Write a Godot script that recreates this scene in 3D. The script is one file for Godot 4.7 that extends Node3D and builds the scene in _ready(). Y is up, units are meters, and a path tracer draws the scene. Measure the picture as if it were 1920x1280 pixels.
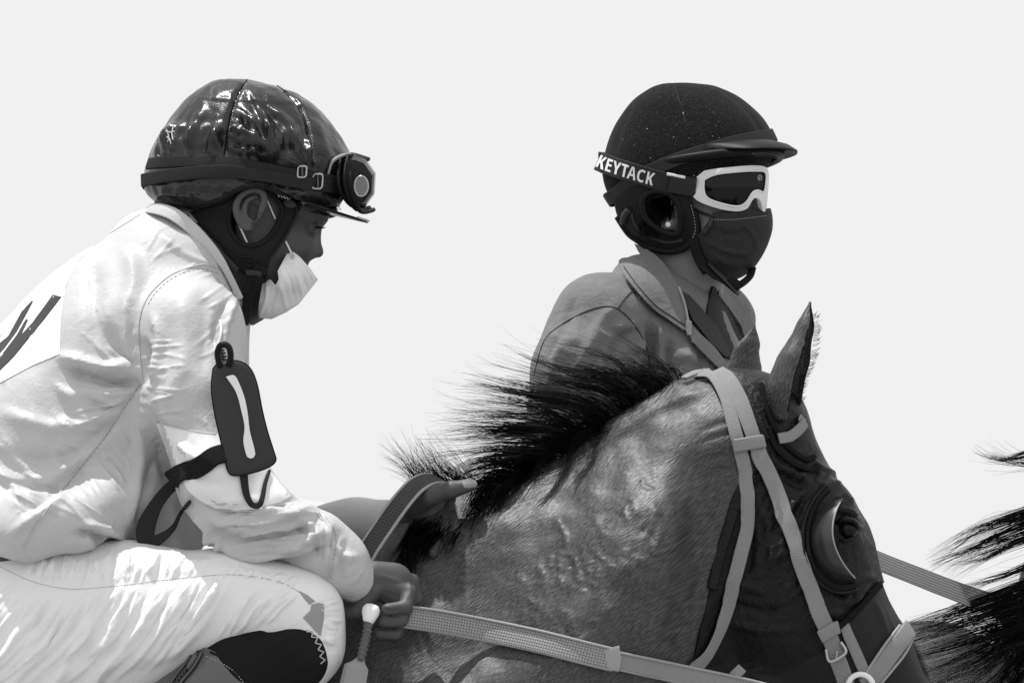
extends Node3D
# Two riders and a bridled horse against a bright sky, seen through a long lens. The photograph is black and white, so every colour is a grey.
const CAM := Vector3(0.0, 1.5, 8.0)
const AIM := Vector3(0.0, 2.05, 0.0)
var FPX := 10424.0            # focal length in photo pixels (1920 x 1280)
var cam_basis := Basis()
var rng := RandomNumberGenerator.new()
var T0 := 0
# ------------------------------------------------------------------ pixels and metres
func P(px: float, py: float, z: float) -> Vector3:      # where the ray of a photo pixel meets the upright plane at depth z
	var d: Vector3 = cam_basis * Vector3((px - 960.0) / FPX, (640.0 - py) / FPX, -1.0)
	return CAM + d * ((z - CAM.z) / d.z)
func proj(v: Vector3) -> Vector2:
	var l: Vector3 = (v - CAM) * cam_basis
	var k := -FPX / l.z
	return Vector2(960.0 + l.x * k, 640.0 - l.y * k)
func MPP(z: float) -> float:                            # metres per photo pixel at depth z
	return (CAM.z - z) / FPX
# ------------------------------------------------------------------ a mesh being built
class Shape:
	var v := PackedVector3Array()
	var t := PackedInt32Array()
	var uv := PackedVector2Array()
	var n := PackedVector3Array()
	var c := PackedColorArray()
	func normals() -> void:
		n.resize(v.size())
		n.fill(Vector3.ZERO)
		for i in range(0, t.size(), 3):
			var a := t[i]
			var b := t[i + 1]
			var d := t[i + 2]
			var w := (v[d] - v[a]).cross(v[b] - v[a])
			n[a] += w
			n[b] += w
			n[d] += w
		for i in n.size():
			n[i] = n[i].normalized() if n[i].length_squared() > 0.0 else Vector3.UP
	func volume() -> float:
		var s := 0.0
		for i in range(0, t.size(), 3):
			s += v[t[i]].dot(v[t[i + 1]].cross(v[t[i + 2]]))
		return s
	func flip() -> void:
		for i in range(0, t.size(), 3):
			var k := t[i + 1]
			t[i + 1] = t[i + 2]
			t[i + 2] = k
	func outward() -> void:                             # closed shapes: front faces outside (clockwise)
		var m := Vector3.ZERO
		for p in v: m += p
		m /= maxf(v.size(), 1)
		for i in v.size(): v[i] -= m
		if volume() > 0.0: flip()
		for i in v.size(): v[i] += m
	func add(o: Shape) -> void:
		var base := v.size()
		if o.uv.size() or uv.size():
			uv.resize(base)
			var u := o.uv.duplicate()
			u.resize(o.v.size())
			uv.append_array(u)
		if o.n.size() == o.v.size() and n.size() == base: n.append_array(o.n)
		if o.c.size() or c.size():
			c.resize(base)
			var cc := o.c.duplicate()
			cc.resize(o.v.size())
			c.append_array(cc)
		v.append_array(o.v)
		for k in o.t: t.append(k + base)
	func copy() -> Shape:
		var s := Shape.new()
		s.v = v.duplicate(); s.t = t.duplicate(); s.uv = uv.duplicate(); s.n = n.duplicate(); s.c = c.duplicate()
		return s
# ------------------------------------------------------------------ a distance field of tapered limbs, meshed as surface nets
class Field:
	var o: Vector3
	var h: float
	var nx: int
	var ny: int
	var nz: int
	var F := PackedFloat32Array()
	func _init(lo: Vector3, hi: Vector3, cell: float) -> void:
		o = lo
		h = cell
		nx = int(ceil((hi.x - lo.x) / h)) + 1
		ny = int(ceil((hi.y - lo.y) / h)) + 1
		nz = int(ceil((hi.z - lo.z) / h)) + 1
		F.resize(nx * ny * nz)
		F.fill(1.0)
	func bone(A: Vector3, B: Vector3, ra: float, rb: float, qa: float, qb: float, k: float, carve := false) -> void:
		var pad := k + 3.0 * h
		var rz := maxf(ra * qa, rb * qb) + pad * maxf(1.0, maxf(qa, qb))
		var r := maxf(ra, rb) + pad
		var x0 := maxi(0, int(floor((minf(A.x, B.x) - r - o.x) / h)))
		var x1 := mini(nx - 1, int(ceil((maxf(A.x, B.x) + r - o.x) / h)))
		var y0 := maxi(0, int(floor((minf(A.y, B.y) - r - o.y) / h)))
		var y1 := mini(ny - 1, int(ceil((maxf(A.y, B.y) + r - o.y) / h)))
		var z0 := maxi(0, int(floor((minf(A.z, B.z) - rz - o.z) / h)))
		var z1 := mini(nz - 1, int(ceil((maxf(A.z, B.z) + rz - o.z) / h)))
		var dx := B.x - A.x
		var dy := B.y - A.y
		var dz := B.z - A.z
		var il := 1.0 / maxf(dx * dx + dy * dy + dz * dz, 1e-9)
		var dr := rb - ra
		var dq := qb - qa
		for iz in range(z0, z1 + 1):
			var pz := o.z + iz * h - A.z
			for iy in range(y0, y1 + 1):
				var py := o.y + iy * h - A.y
				var c0 := py * dy + pz * dz
				var at := (iz * ny + iy) * nx + x0
				var px := o.x + x0 * h - A.x
				for ix in range(x0, x1 + 1):
					var s := (px * dx + c0) * il
					s = 0.0 if s < 0.0 else (1.0 if s > 1.0 else s)
					var ex := px - dx * s
					var ey := py - dy * s
					var ez := (pz - dz * s) / (qa + dq * s)
					var d := sqrt(ex * ex + ey * ey + ez * ez) - ra - dr * s
					var a := F[at]
					if carve:
						d = -d
						var g := k - absf(a - d)
						var m := a if a > d else d
						F[at] = m + g * g * 0.25 / k if g > 0.0 else m
					else:
						var g := k - absf(a - d)
						var m := a if a < d else d
						F[at] = m - g * g * 0.25 / k if g > 0.0 else m
					at += 1
					px += h
	func mesh() -> Shape:
		var s := Shape.new()
		var ids := {}
		var sy := nx
		var sz := nx * ny
		var near := 5.0 * h
		for iz in nz - 1:
			for iy in ny - 1:
				var at := (iz * ny + iy) * nx
				for ix in nx - 1:
					var f0 := F[at]
					if f0 < near and f0 > -near:
						var f1 := F[at + 1]
						var f2 := F[at + sy]
						var f3 := F[at + sy + 1]
						var f4 := F[at + sz]
						var f5 := F[at + sz + 1]
						var f6 := F[at + sz + sy]
						var f7 := F[at + sz + sy + 1]
						var ng := int(f0 < 0) + int(f1 < 0) + int(f2 < 0) + int(f3 < 0) + int(f4 < 0) + int(f5 < 0) + int(f6 < 0) + int(f7 < 0)
						if ng > 0 and ng < 8:
							var p := Vector3.ZERO
							var cn := 0
							if (f0 < 0) != (f1 < 0): p += Vector3(f0 / (f0 - f1), 0, 0); cn += 1
							if (f2 < 0) != (f3 < 0): p += Vector3(f2 / (f2 - f3), 1, 0); cn += 1
							if (f4 < 0) != (f5 < 0): p += Vector3(f4 / (f4 - f5), 0, 1); cn += 1
							if (f6 < 0) != (f7 < 0): p += Vector3(f6 / (f6 - f7), 1, 1); cn += 1
							if (f0 < 0) != (f2 < 0): p += Vector3(0, f0 / (f0 - f2), 0); cn += 1
							if (f1 < 0) != (f3 < 0): p += Vector3(1, f1 / (f1 - f3), 0); cn += 1
							if (f4 < 0) != (f6 < 0): p += Vector3(0, f4 / (f4 - f6), 1); cn += 1
							if (f5 < 0) != (f7 < 0): p += Vector3(1, f5 / (f5 - f7), 1); cn += 1
							if (f0 < 0) != (f4 < 0): p += Vector3(0, 0, f0 / (f0 - f4)); cn += 1
							if (f1 < 0) != (f5 < 0): p += Vector3(1, 0, f1 / (f1 - f5)); cn += 1
							if (f2 < 0) != (f6 < 0): p += Vector3(0, 1, f2 / (f2 - f6)); cn += 1
							if (f3 < 0) != (f7 < 0): p += Vector3(1, 1, f3 / (f3 - f7)); cn += 1
							ids[at] = s.v.size()
							s.v.append(o + (Vector3(ix, iy, iz) + p / cn) * h)
					at += 1
		for at in ids:
			var f0 := F[at]
			if ids.has(at - sy) and ids.has(at - sz) and ids.has(at - sy - sz) and (f0 < 0) != (F[at + 1] < 0):
				quad(s, ids[at], ids[at - sy], ids[at - sy - sz], ids[at - sz], f0 < 0)
			if ids.has(at - 1) and ids.has(at - sz) and ids.has(at - 1 - sz) and (f0 < 0) != (F[at + sy] < 0):
				quad(s, ids[at], ids[at - sz], ids[at - 1 - sz], ids[at - 1], f0 < 0)
			if ids.has(at - 1) and ids.has(at - sy) and ids.has(at - 1 - sy) and (f0 < 0) != (F[at + sz] < 0):
				quad(s, ids[at], ids[at - 1], ids[at - 1 - sy], ids[at - sy], f0 < 0)
		return s
	static func quad(s: Shape, a: int, b: int, c: int, d: int, way: bool) -> void:
		if way: s.t.append_array([a, c, b, a, d, c])
		else: s.t.append_array([a, b, c, a, c, d])
# ------------------------------------------------------------------ how deep the near face of a shape lies behind each photo pixel
class Depth:
	var x0: float
	var y0: float
	var st: float
	var w: int
	var hh: int
	var Z := PackedFloat32Array()
	func at(px: float, py: float) -> float:
		var gx := clampf((px - x0) / st, 0.0, w - 1.001)
		var gy := clampf((py - y0) / st, 0.0, hh - 1.001)
		var ix := int(gx)
		var iy := int(gy)
		var fx := gx - ix
		var fy := gy - iy
		var k := iy * w + ix
		return lerpf(lerpf(Z[k], Z[k + 1], fx), lerpf(Z[k + w], Z[k + w + 1], fx), fy)
func depth_of(shapes: Array, lo: Vector2, hi: Vector2, st := 4.0, blur := 1) -> Depth:
	var m := Depth.new()
	m.x0 = lo.x; m.y0 = lo.y; m.st = st
	m.w = int((hi.x - lo.x) / st) + 2
	m.hh = int((hi.y - lo.y) / st) + 2
	m.Z.resize(m.w * m.hh)
	m.Z.fill(-99.0)
	for s: Shape in shapes:
		var q := PackedVector2Array()
		q.resize(s.v.size())
		for i in s.v.size():
			q[i] = (proj(s.v[i]) - lo) / st
		for i in range(0, s.t.size(), 3):
			var a := q[s.t[i]]
			var b := q[s.t[i + 1]]
			var c := q[s.t[i + 2]]
			var X0 := maxi(0, int(ceil(minf(a.x, minf(b.x, c.x)))))
			var X1 := mini(m.w - 1, int(floor(maxf(a.x, maxf(b.x, c.x)))))
			var Y0 := maxi(0, int(ceil(minf(a.y, minf(b.y, c.y)))))
			var Y1 := mini(m.hh - 1, int(floor(maxf(a.y, maxf(b.y, c.y)))))
			if X0 > X1 or Y0 > Y1: continue
			var den := (b - a).cross(c - a)
			if absf(den) < 1e-9: continue
			var za := s.v[s.t[i]].z
			var zb := s.v[s.t[i + 1]].z
			var zc := s.v[s.t[i + 2]].z
			for y in range(Y0, Y1 + 1):
				for x in range(X0, X1 + 1):
					var p := Vector2(x, y) - a
					var v := p.cross(c - a) / den
					var u := (b - a).cross(p) / den
					if v >= -0.01 and u >= -0.01 and u + v <= 1.01:
						var z := za + (zb - za) * v + (zc - za) * u
						var k := y * m.w + x
						if z > m.Z[k]: m.Z[k] = z
	var W := m.w
	for pass_no in 7:                                     # carry the depth a little past the outline
		var Z2 := m.Z.duplicate()
		for y in m.hh:
			for x in W:
				var k := y * W + x
				if m.Z[k] > -50.0: continue
				var su := 0.0
				var cn := 0
				for dd: int in [-1, 1]:
					if x + dd >= 0 and x + dd < W and m.Z[k + dd] > -50.0: su += m.Z[k + dd]; cn += 1
					if y + dd >= 0 and y + dd < m.hh and m.Z[k + dd * W] > -50.0: su += m.Z[k + dd * W]; cn += 1
				if cn: Z2[k] = su / cn
		m.Z = Z2
	for b in blur:
		var Z2 := m.Z.duplicate()
		for y in range(1, m.hh - 1):
			for x in range(1, W - 1):
				var k := y * W + x
				if m.Z[k] < -50.0: continue
				var su := m.Z[k] * 2.0
				var cn := 2.0
				for d: int in [-1, 1, -W, W]:
					if m.Z[k + d] > -50.0: su += m.Z[k + d]; cn += 1.0
				Z2[k] = su / cn
		m.Z = Z2
	return m
# ------------------------------------------------------------------ shaping helpers
func field(x0: float, y0: float, x1: float, y1: float, z0: float, z1: float, cell: float) -> Field:   # a box given by photo pixels and two depths
	var zm := (z0 + z1) * 0.5
	var a := P(x0, y1, zm)
	var b := P(x1, y0, zm)
	return Field.new(Vector3(a.x, a.y, z0), Vector3(b.x, b.y, z1), cell)
func limb(f: Field, js: Array, k: float) -> void:          # joints [px, py, z, radius px, depth ratio]
	for i in js.size() - 1:
		var a: Array = js[i]
		var b: Array = js[i + 1]
		f.bone(P(a[0], a[1], a[2]), P(b[0], b[1], b[2]), a[3] * MPP(a[2]), b[3] * MPP(b[2]), a[4] if a.size() > 4 else 1.0, b[4] if b.size() > 4 else 1.0, k)
func curve(pts: Array, step: float) -> PackedVector2Array:  # a smooth line through photo pixels
	var out := PackedVector2Array()
	for i in pts.size() - 1:
		var p0: Vector2 = pts[maxi(i - 1, 0)]
		var p1: Vector2 = pts[i]
		var p2: Vector2 = pts[i + 1]
		var p3: Vector2 = pts[mini(i + 2, pts.size() - 1)]
		var n := maxi(1, int(ceil(p1.distance_to(p2) / step)))
		for k in n:
			out.append(p1.cubic_interpolate(p2, p0, p3, float(k) / n))
	out.append(pts[-1])
	return out
func curve3(pts: Array, step: float) -> PackedVector3Array:
	var out := PackedVector3Array()
	for i in pts.size() - 1:
		var p0: Vector3 = pts[maxi(i - 1, 0)]
		var p1: Vector3 = pts[i]
		var p2: Vector3 = pts[i + 1]
		var p3: Vector3 = pts[mini(i + 2, pts.size() - 1)]
		var n := maxi(1, int(ceil(p1.distance_to(p2) / step)))
		for k in n:
			out.append(p1.cubic_interpolate(p2, p0, p3, float(k) / n))
	out.append(pts[-1])
	return out
func V(a: Array) -> Array:                                  # [x, y, x, y ...] to points
	var o := []
	for i in range(0, a.size(), 2): o.append(Vector2(a[i], a[i + 1]))
	return o
func subdivide(s: Shape, near_only := false) -> Shape:
	var o := Shape.new()
	o.v = s.v.duplicate()
	var mid := {}
	var t := s.t
	for i in range(0, t.size(), 3):
		var k := [t[i], t[i + 1], t[i + 2]]
		var m := []
		for e in 3:
			var a: int = k[e]
			var b: int = k[(e + 1) % 3]
			var key := mini(a, b) * 4000000 + maxi(a, b)
			if not mid.has(key):
				mid[key] = o.v.size()
				o.v.append((s.v[a] + s.v[b]) * 0.5)
			m.append(mid[key])
		o.t.append_array([k[0], m[0], m[2], m[0], k[1], m[1], m[2], m[1], k[2], m[0], m[1], m[2]])
	return o
func refine(s: Shape, lo: Vector2, hi: Vector2) -> Shape:          # splits the triangles of the near face inside a window, where small creases show
	if s.n.size() != s.v.size(): s.normals()
	var o := Shape.new()
	o.v = s.v.duplicate()
	var mid := {}
	var t := s.t
	var want := PackedByteArray()
	want.resize(s.v.size())
	for i in s.v.size():
		if s.n[i].z < -0.25: continue
		var q := proj(s.v[i])
		if q.x > lo.x and q.x < hi.x and q.y > lo.y and q.y < hi.y: want[i] = 1
	for i in range(0, t.size(), 3):
		var k := [t[i], t[i + 1], t[i + 2]]
		if want[k[0]] + want[k[1]] + want[k[2]] < 3:
			o.t.append_array(k)
			continue
		var m := []
		for e in 3:
			var a: int = k[e]
			var b: int = k[(e + 1) % 3]
			var key := mini(a, b) * 4000000 + maxi(a, b)
			if not mid.has(key):
				mid[key] = o.v.size()
				o.v.append((s.v[a] + s.v[b]) * 0.5)
			m.append(mid[key])
		o.t.append_array([k[0], m[0], m[2], m[0], k[1], m[1], m[2], m[1], k[2], m[0], m[1], m[2]])
	return o
func relax(s: Shape, times: int, amount := 0.5) -> void:      # smooths away the grid's steps
	var cnt := PackedInt32Array()
	cnt.resize(s.v.size())
	for k in s.t: cnt[k] += 2
	for n in times:
		var acc := PackedVector3Array()
		acc.resize(s.v.size())
		for i in range(0, s.t.size(), 3):
			var a := s.t[i]
			var b := s.t[i + 1]
			var c := s.t[i + 2]
			acc[a] += s.v[b] + s.v[c]
			acc[b] += s.v[a] + s.v[c]
			acc[c] += s.v[a] + s.v[b]
		for i in s.v.size():
			if cnt[i] > 0: s.v[i] = s.v[i].lerp(acc[i] / cnt[i], amount)
func folds(s: Shape, list: Array, least := 0.0) -> void:      # [line of photo pixels, width px, height m]: creases and ridges on the near face
	s.normals()
	var q := PackedVector2Array()
	q.resize(s.v.size())
	for i in s.v.size(): q[i] = proj(s.v[i])
	var push := PackedFloat32Array()
	push.resize(s.v.size())
	# bucket the vertices
	var cell := 24.0
	var buckets := {}
	for i in q.size():
		if s.n[i].z < least: continue
		var key := Vector2i(int(floor(q[i].x / cell)), int(floor(q[i].y / cell)))
		if buckets.has(key): buckets[key].append(i)
		else: buckets[key] = PackedInt32Array([i])
	for f: Array in list:
		var line: PackedVector2Array = f[0]
		var w: float = f[1]
		var hgt: float = f[2]
		var reach := w * 2.4
		var best := {}
		var total := 0.0
		for i in line.size() - 1: total += line[i].distance_to(line[i + 1])
		var run := 0.0
		for i in line.size() - 1:
			var a := line[i]
			var b := line[i + 1]
			var ab := b - a
			var ln := ab.length()
			if ln < 1e-6: continue
			var bx0 := int(floor((minf(a.x, b.x) - reach) / cell))
			var bx1 := int(floor((maxf(a.x, b.x) + reach) / cell))
			var by0 := int(floor((minf(a.y, b.y) - reach) / cell))
			var by1 := int(floor((maxf(a.y, b.y) + reach) / cell))
			for by in range(by0, by1 + 1):
				for bx in range(bx0, bx1 + 1):
					var key := Vector2i(bx, by)
					if not buckets.has(key): continue
					for k: int in buckets[key]:
						var tt := clampf((q[k] - a).dot(ab) / (ln * ln), 0.0, 1.0)
						var d := q[k].distance_to(a + ab * tt)
						if d < reach:
							var u := (run + tt * ln) / total
							var taper := minf(1.0, minf(u, 1.0 - u) * 5.0 + 0.12)
							var g := hgt * taper * exp(-d * d / (w * w))
							if not best.has(k) or absf(g) > absf(best[k]): best[k] = g
			run += ln
		for k in best: push[k] += best[k]
	for i in s.v.size():
		if push[i] != 0.0: s.v[i] += s.n[i] * push[i]
func fan(a: Array, b: Array, n: int, w: float, hgt: float, jit: float, bend := 0.0) -> Array:   # creases that run from line a to line b
	var la := curve(a, 4.0)
	var lb := curve(b, 4.0)
	var out := []
	for i in n:
		var u := clampf((i + 0.5 + rng.randf_range(-0.4, 0.4)) / n, 0.0, 1.0)
		var pa := la[int(u * (la.size() - 1))]
		var pb := lb[int(clampf(u + rng.randf_range(-jit, jit), 0.0, 1.0) * (lb.size() - 1))]
		var e0 := rng.randf_range(-0.05, 0.25)
		var e1 := rng.randf_range(0.6, 1.05)
		var s := pa.lerp(pb, e0)
		var e := pa.lerp(pb, e1)
		var m := (s + e) * 0.5 + (e - s).orthogonal() * (bend + rng.randf_range(-0.06, 0.06))
		out.append([curve([s, m, e], 8.0), w * rng.randf_range(0.7, 1.3), hgt * rng.randf_range(0.4, 1.2)])
	return out
func rough_up(s: Shape, freq: float, amp: float, sd := 1, octaves := 3) -> void:
	var nz := FastNoiseLite.new()
	nz.seed = sd
	nz.frequency = freq
	nz.fractal_octaves = octaves
	if s.n.size() != s.v.size(): s.normals()
	for i in s.v.size():
		s.v[i] += s.n[i] * nz.get_noise_3dv(s.v[i]) * amp
func clip(s: Shape, val: PackedFloat32Array) -> Shape:          # keeps where val > 0, cutting across triangles
	var o := Shape.new()
	var idx := {}
	var keep := func(i: int) -> int:
		if not idx.has(i):
			idx[i] = o.v.size()
			o.v.append(s.v[i])
		return idx[i]
	var cut := func(a: int, b: int) -> int:
		var key := mini(a, b) * 4000000 + maxi(a, b) + 1000000000000000
		if not idx.has(key):
			idx[key] = o.v.size()
			o.v.append(s.v[a].lerp(s.v[b], val[a] / (val[a] - val[b])))
		return idx[key]
	for i in range(0, s.t.size(), 3):
		var p := []
		for e in 3:
			var a := s.t[i + e]
			var b := s.t[i + (e + 1) % 3]
			if val[a] > 0.0: p.append(keep.call(a))
			if (val[a] > 0.0) != (val[b] > 0.0): p.append(cut.call(a, b))
		for k in range(1, p.size() - 1): o.t.append_array([p[0], p[k], p[k + 1]])
	return o
func inside(poly: PackedVector2Array, p: Vector2) -> float:     # signed distance to a polygon in pixels, positive inside
	var d := 1e9
	var ins := false
	var j := poly.size() - 1
	for i in poly.size():
		var a := poly[i]
		var b := poly[j]
		var ab := b - a
		var tt := clampf((p - a).dot(ab) / maxf(ab.length_squared(), 1e-9), 0.0, 1.0)
		d = minf(d, p.distance_squared_to(a + ab * tt))
		if (a.y > p.y) != (b.y > p.y) and p.x < (b.x - a.x) * (p.y - a.y) / (b.y - a.y) + a.x: ins = not ins
		j = i
	return sqrt(d) if ins else -sqrt(d)
func worn(s: Shape, poly: PackedVector2Array, off: float) -> Shape:   # cloth over a body: the part of its skin inside an outline, lifted, with a turned edge
	var val := PackedFloat32Array()
	val.resize(s.v.size())
	var lo := poly[0]
	var hi := poly[0]
	for p in poly:
		lo = lo.min(p)
		hi = hi.max(p)
	for i in s.v.size():
		var q := proj(s.v[i])
		val[i] = -40.0 if q.x < lo.x - 40.0 or q.y < lo.y - 40.0 or q.x > hi.x + 40.0 or q.y > hi.y + 40.0 else inside(poly, q)
	var lifted := s.copy()
	lifted.normals()
	for i in s.v.size(): lifted.v[i] += lifted.n[i] * off
	return clip(lifted, val)
func hem(s: Shape, depth: float, given := PackedVector3Array()) -> void:                       # turns the open edges of a sheet inwards, so that it has thickness
	if given.size(): s.n = given
	else: s.normals()
	var cnt := {}
	for i in range(0, s.t.size(), 3):
		for e in 3:
			var a := s.t[i + e]
			var b := s.t[i + (e + 1) % 3]
			var key := mini(a, b) * 4000000 + maxi(a, b)
			cnt[key] = 0 if cnt.has(key) else (a + 1) * 4000000 + b
	var low := {}
	for key in cnt:
		if cnt[key] == 0: continue
		var a: int = int(cnt[key]) / 4000000 - 1
		var b: int = int(cnt[key]) % 4000000
		for k in [a, b]:
			if not low.has(k):
				low[k] = s.v.size()
				s.v.append(s.v[k] - s.n[k] * depth)
				if given.size(): s.n.append(s.n[k])
				if s.uv.size(): s.uv.append(s.uv[k])
		s.t.append_array([b, a, low[a], b, low[a], low[b]])
	if not given.size(): s.n.clear()
func patch(poly: PackedVector2Array, dm: Depth, off: float, cell := 6.0, thick := 0.0, holes: Array = []) -> Shape:   # a piece of cloth, leather or print lying on a body
	var s := Shape.new()
	var ids := {}
	var lo := poly[0]
	var hi := poly[0]
	for p in poly:
		lo = lo.min(p)
		hi = hi.max(p)
	var put := func(p: Vector2) -> int:
		var key := Vector2i((p * 8.0).round())
		if not ids.has(key):
			ids[key] = s.v.size()
			s.v.append(P(p.x, p.y, dm.at(p.x, p.y) + off))
			s.uv.append(p * 0.001)
		return ids[key]
	for gy in range(int(floor(lo.y / cell)), int(ceil(hi.y / cell))):
		for gx in range(int(floor(lo.x / cell)), int(ceil(hi.x / cell))):
			var sq := PackedVector2Array([Vector2(gx, gy) * cell, Vector2(gx + 1, gy) * cell, Vector2(gx + 1, gy + 1) * cell, Vector2(gx, gy + 1) * cell])
			var got := [sq] if inside(poly, sq[0] + Vector2(cell, cell) * 0.5) > cell else Geometry2D.intersect_polygons(sq, poly)
			for h: PackedVector2Array in holes:
				var nxt := []
				for g: PackedVector2Array in got:
					for r: PackedVector2Array in Geometry2D.clip_polygons(g, h):
						if not Geometry2D.is_polygon_clockwise(r): nxt.append(r)
				got = nxt
			for g: PackedVector2Array in got:
				var tri := Geometry2D.triangulate_polygon(g)
				for k in range(0, tri.size(), 3):
					var a: int = put.call(g[tri[k]])
					var b: int = put.call(g[tri[k + 1]])
					var c: int = put.call(g[tri[k + 2]])
					if a == b or b == c or a == c: continue
					if (g[tri[k + 1]] - g[tri[k]]).cross(g[tri[k + 2]] - g[tri[k]]) > 0.0: s.t.append_array([a, b, c])
					else: s.t.append_array([a, c, b])
	var nn := PackedVector3Array()
	for v in s.v:
		var p := proj(v)
		var gx := (dm.at(p.x + 6.0, p.y) - dm.at(p.x - 6.0, p.y)) / (12.0 * MPP(v.z))
		var gy := (dm.at(p.x, p.y + 6.0) - dm.at(p.x, p.y - 6.0)) / (12.0 * MPP(v.z))
		nn.append(Vector3(-clampf(gx, -2.5, 2.5), clampf(gy, -2.5, 2.5), 1.0).normalized())
	s.n = nn
	if thick > 0.0: hem(s, thick, nn)
	return s
func sweep(path: PackedVector3Array, nrm: PackedVector3Array, half: PackedFloat32Array, thick: float, closed := false) -> Shape:   # a flat strap along a path
	var s := Shape.new()
	var n := path.size()
	var run := 0.0
	for i in n:
		var a := path[(i - 1 + n) % n] if closed else path[maxi(i - 1, 0)]
		var b := path[(i + 1) % n] if closed else path[mini(i + 1, n - 1)]
		var tg := (b - a).normalized()
		var side := tg.cross(nrm[i]).normalized()
		var up := side.cross(tg).normalized()
		if i > 0: run += path[i].distance_to(path[i - 1])
		var w := half[i]
		var bv := minf(thick * 0.5, w * 0.3)
		for c: Array in [[-1, 0], [-1, 1], [1, 1], [1, 0], [1, -1], [-1, -1]]:
			var x: float = c[0] * w
			var y: float = c[1] * thick * 0.5
			if c[1] != 0: x -= c[0] * bv
			s.v.append(path[i] + side * x + up * y)
			s.uv.append(Vector2(run, x + 0.5))
	var m := n if closed else n - 1
	for i in m:
		for k in 6:
			var a := i * 6 + k
			var b := i * 6 + (k + 1) % 6
			var c := ((i + 1) % n) * 6 + k
			var d := ((i + 1) % n) * 6 + (k + 1) % 6
			s.t.append_array([a, b, d, a, d, c])
	if not closed:
		for e in [0, (n - 1) * 6]:
			for k in range(1, 5):
				if e == 0: s.t.append_array([e, e + k + 1, e + k])
				else: s.t.append_array([e, e + k, e + k + 1])
	s.outward()
	return s
var last_path := PackedVector3Array()
var last_nrm := PackedVector3Array()
func strap(line: PackedVector2Array, dm: Depth, width: float, thick: float, off: float, smooth := 4, mirror := 99.0, ends := 1.0) -> Shape:   # a strap lying on a body; with mirror it runs round the far side too
	var path := PackedVector3Array()
	var z := PackedFloat32Array()
	for p in line: z.append(dm.at(p.x, p.y))
	for n in smooth:
		var z2 := z.duplicate()
		for i in range(1, z.size() - 1): z2[i] = maxf((z[i - 1] + z[i] * 2.0 + z[i + 1]) * 0.25, z[i] - 0.004)
		z = z2
	var nrm := PackedVector3Array()
	var half := PackedFloat32Array()
	for i in line.size():
		var p := line[i]
		var e := 9.0
		var gx := (dm.at(p.x + e, p.y) - dm.at(p.x - e, p.y)) / (2.0 * e * MPP(z[i]))
		var gy := (dm.at(p.x, p.y + e) - dm.at(p.x, p.y - e)) / (2.0 * e * MPP(z[i]))
		var nn := Vector3(-clampf(gx, -4.0, 4.0), clampf(gy, -4.0, 4.0), 1.0).normalized()
		nrm.append(nn)
		path.append(P(p.x, p.y, z[i]) + nn * (off + thick * 0.5))
		var u := float(i) / (line.size() - 1)
		half.append(width * 0.5 * MPP(z[i]) * lerpf(1.0, ends, u))
	for n in 2:
		var n2 := nrm.duplicate()
		for i in range(1, nrm.size() - 1): n2[i] = (nrm[i - 1] + nrm[i] * 2.0 + nrm[i + 1]).normalized()
		nrm = n2
	last_path = path.duplicate()
	last_nrm = nrm.duplicate()
	if mirror < 90.0:
		var k := path.size()
		for i in k:
			var j := k - 1 - i
			path.append(Vector3(path[j].x, path[j].y, 2.0 * mirror - path[j].z))
			nrm.append(Vector3(nrm[j].x, nrm[j].y, -nrm[j].z))
			half.append(half[j])
		return sweep(path, nrm, half, thick, true)
	return sweep(path, nrm, half, thick)
func tube(path: PackedVector3Array, rad: PackedFloat32Array, seg := 8, closed := false) -> Shape:
	var s := Shape.new()
	var n := path.size()
	var side := Vector3.ZERO
	for i in n:
		var a := path[(i - 1 + n) % n] if closed else path[maxi(i - 1, 0)]
		var b := path[(i + 1) % n] if closed else path[mini(i + 1, n - 1)]
		var tg := (b - a).normalized()
		if side == Vector3.ZERO: side = tg.cross(Vector3(0.31, 0.2, 0.93)).normalized()
		side = (side - tg * side.dot(tg)).normalized()
		var up := tg.cross(side)
		for k in seg:
			var w := TAU * k / seg
			s.v.append(path[i] + (side * cos(w) + up * sin(w)) * rad[mini(i, rad.size() - 1)])
			s.uv.append(Vector2(float(i) / n, float(k) / seg))
	for i in (n if closed else n - 1):
		for k in seg:
			var a := i * seg + k
			var b := i * seg + (k + 1) % seg
			var c := ((i + 1) % n) * seg + k
			var d := ((i + 1) % n) * seg + (k + 1) % seg
			s.t.append_array([a, b, d, a, d, c])
	if not closed:
		for e in [0, n - 1]:
			s.v.append(path[e])
			s.uv.append(Vector2.ZERO)
			var mid := s.v.size() - 1
			for k in seg:
				var a: int = e * seg + k
				var b: int = e * seg + (k + 1) % seg
				if e == 0: s.t.append_array([mid, b, a])
				else: s.t.append_array([mid, a, b])
	s.outward()
	return s
func line_tube(pts: Array, r: float, step := 0.006, seg := 6) -> Shape:
	return tube(curve3(pts, step), PackedFloat32Array([r]), seg)
func seam(line: PackedVector2Array, dm: Depth, r: float, off := 0.0) -> Shape:      # a thread or piping laid on a body
	var path := PackedVector3Array()
	for p in line: path.append(P(p.x, p.y, dm.at(p.x, p.y) + off))
	return tube(path, PackedFloat32Array([r]), 5)
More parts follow.
